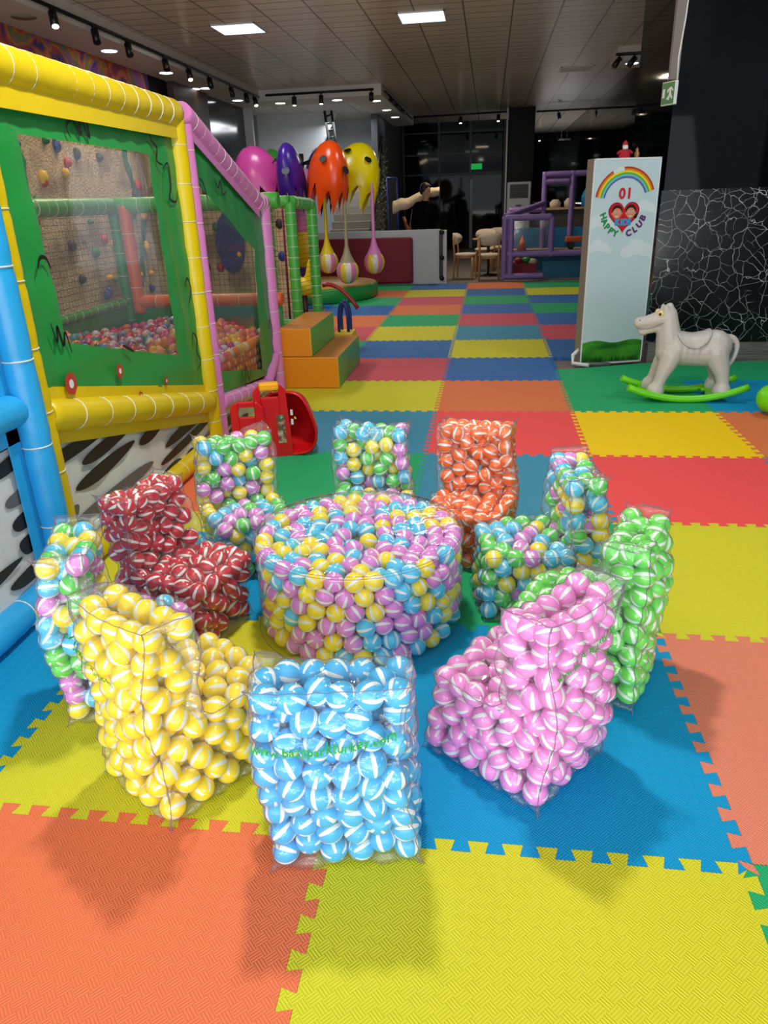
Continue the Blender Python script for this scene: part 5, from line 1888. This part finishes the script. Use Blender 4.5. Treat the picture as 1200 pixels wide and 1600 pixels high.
for k, (x, y) in enumerate([(-4.64, 9.3), (-4.64, 11.15), (-4.64, 12.9), (-4.64, 14.67), (-3.98, 15.45), (-2.78, 15.45), (-2.04, 15.9), (-2.04, 17.65), (-2.04, 19.3), (2.62, 12.9), (-4.86, 12.9)]):
    lab = ['on the left soffit, nearest the camera', 'second along the left soffit', 'third along the left soffit', 'last on the left soffit before the corner',
           'on the cross soffit, left one', 'on the cross soffit, right one', 'at the corner above the stairs', 'middle one of the row receding above the stairs',
           'farthest of the row above the stairs', 'on the small soffit at right', 'small one close to the left wall'][k]
    downlight(x, y, 3.4, 'round white downlight ' + lab)
sp_ = MB().lathe([(0.11, 0), (0.13, -0.008), (0.02, -0.012), (0, -0.012)], c=(-4.60, 7.3, 3.4), n=24).obj('ceiling_speaker', mat('speaker_grey', (150, 130, 110), rough=0.7))
tag(sp_, 'round unlit grille in the left soffit near the corner', 'ceiling grille')


def ceiling_panel(x, y, on, label):
    t = thing('ceiling_panel_light', label, 'ceiling light', (x, y, 3.6), 0, 'square ceiling panel lights')
    mb = MB()
    for a, b in (((-0.3, -0.3, -0.012), (-0.28, 0.3, 0)), ((0.28, -0.3, -0.012), (0.3, 0.3, 0)), ((-0.3, -0.3, -0.012), (0.3, -0.28, 0)), ((-0.3, 0.28, -0.012), (0.3, 0.3, 0))):
        mb.mm(a, b)
    mb.obj('frame', M_white2, t)
    MB().mm((-0.285, -0.285, -0.009), (0.285, 0.285, -0.002)).obj('diffuser', M_panel if on else mat('panel_off', (210, 206, 200), rough=0.5), t)


ceiling_panel(-0.53, 9.6, True, 'lit square ceiling panel, the right one')
ceiling_panel(-2.93, 9.55, True, 'lit square ceiling panel, the left one')
ceiling_panel(1.9, 14.6, False, 'unlit square ceiling panel in the middle of the ceiling')


def track(label, a, b, spots, group='black ceiling light tracks', drop=0.0, side=(1, 0), aim=None):
    a, b = Vector(a), Vector(b)
    t = thing('light_track', label, 'track light', a, 0, group)
    d = b - a
    MB().path([(0, 0, 0), tuple(d)], 0.022, n=4).obj('rail', M_black, t)
    for s, lit in spots:
        c = d * s
        ax = Vector(aim or (0.25, -0.35, -0.9)).normalized()
        c2 = c + Vector((side[0] * 0.03, side[1] * 0.03, -0.08))
        h = MB().path([c2 - ax * 0.02, c2 + ax * 0.13], 0.045, n=14).obj('spot_head', M_black, t)
        MB().path([c, c2], 0.012, n=6).obj('arm', M_black, h)
        if lit:
            q = c2 + ax * 0.132
            MB().path([q, q + ax * 0.004], 0.034, n=14).obj('bulb', M_warm, h)


L0, L1 = 5.4, 14.9
track('long black track with spotlights along the left soffit edge', (-4.27, L0, 3.47), (-4.27, L1, 3.47),
      [((y - L0) / (L1 - L0), lit) for y, lit in ((6.2, 0), (7.25, 1), (8.15, 0), (9.0, 0), (10.17, 0), (11.06, 1), (11.97, 0), (13.07, 0), (13.94, 0), (14.5, 1))], side=(1, 0))
track('black track with two lit spots across the soffit above the stairs', (-4.15, 14.97, 3.5), (-1.95, 14.97, 3.5), [(0.27, 1), (0.52, 1), (0.98, 0)], side=(0, -1), aim=(0, -0.1, -1))
track('short black track on the right face of the stair soffit', (-1.77, 15.2, 3.5), (-1.77, 21.0, 3.5), [(0.14, 0), (0.3, 0), (0.46, 0)], side=(1, 0), aim=(0.7, -0.2, -0.5))
track('black track crossing the ceiling in front of the dark glass front', (-1.7, 20.6, 3.5), (0.76, 20.4, 3.5), [(0.5, 1), (0.9, 1)], aim=(0, -0.2, -1))
track('black track on the ceiling right of the dark pillar', (1.5, 20.2, 3.45), (4.2, 20.2, 3.45), [(0.2, 0), (0.55, 0), (0.86, 0)], aim=(0.2, -0.3, -1))
track('farthest black track at the end of the white ceiling', (1.6, 28.8, 3.5), (5.6, 28.8, 3.5), [(0.12, 1), (0.28, 0), (0.72, 1)], aim=(0, -0.3, -1))
track('black track on the small right soffit', (2.3, 12.5, 3.48), (3.3, 12.5, 3.48), [(0.05, 0), (0.28, 0)], side=(0, -1), aim=(-0.5, -0.3, -0.6))
for x in (2.9, 4.8):
    o = MB().mm((x - 0.12, 28.9, 3.28), (x + 0.12, 29.1, 3.34)).mm((x - 0.01, 28.99, 3.34), (x + 0.01, 29.01, 3.6)).obj('exit_lamp', M_white2)
    tag(o, 'small white emergency lamp under the far track, ' + ('left' if x < 4 else 'right') + ' one', 'emergency light')

# exit signs
ex = thing('exit_sign', 'green and white exit sign hanging on a cable beside the black glass', 'exit sign', (1.79, 5.66, 2.19), math.radians(-60))
MB().mm((-0.075, -0.015, -0.085), (0.075, 0.015, 0.085)).obj('housing', M_white2, ex, bevel=0.004)
MB().mm((-0.068, -0.017, -0.077), (0.068, -0.0145, 0.077)).obj('face', mat('exit_green', (40, 110, 60), emit=((50, 170, 80), 0.06), rough=0.4), ex)
mb = MB()
mb.prism([(0.0, -0.05), (0.012, -0.02), (0.03, -0.045), (0.04, -0.035), (0.02, 0.0), (0.02, 0.03), (0.04, 0.01), (0.046, 0.018), (0.018, 0.045), (-0.02, 0.03), (-0.024, 0.005), (-0.015, 0.004), (-0.008, 0.02), (0.0, 0.02), (-0.005, -0.015), (-0.03, -0.04)],
         (0.015, -0.018, 0), (1, 0, 0), (0, 0, 1), -0.001)
mb.mm((-0.06, -0.0185, -0.03), (-0.035, -0.0175, 0.035))
mb.obj('running_figure', M_white2, ex)
MB().path([(0.07, 0, 0.085), (0.06, 0, 0.25), (0.09, 0.0, 0.5), (0.10, 0.03, 1.40)], 0.006, n=6).obj('cable', M_white2, ex)
e2 = MB().mm((-0.22, 23.46, 2.27), (0.11, 23.54, 2.43)).obj('far_exit_sign', mat('exit_glow', (20, 130, 60), emit=((30, 200, 90), 0.5)))
tag(e2, 'green glowing exit sign over the door in the far dark glass', 'exit sign')
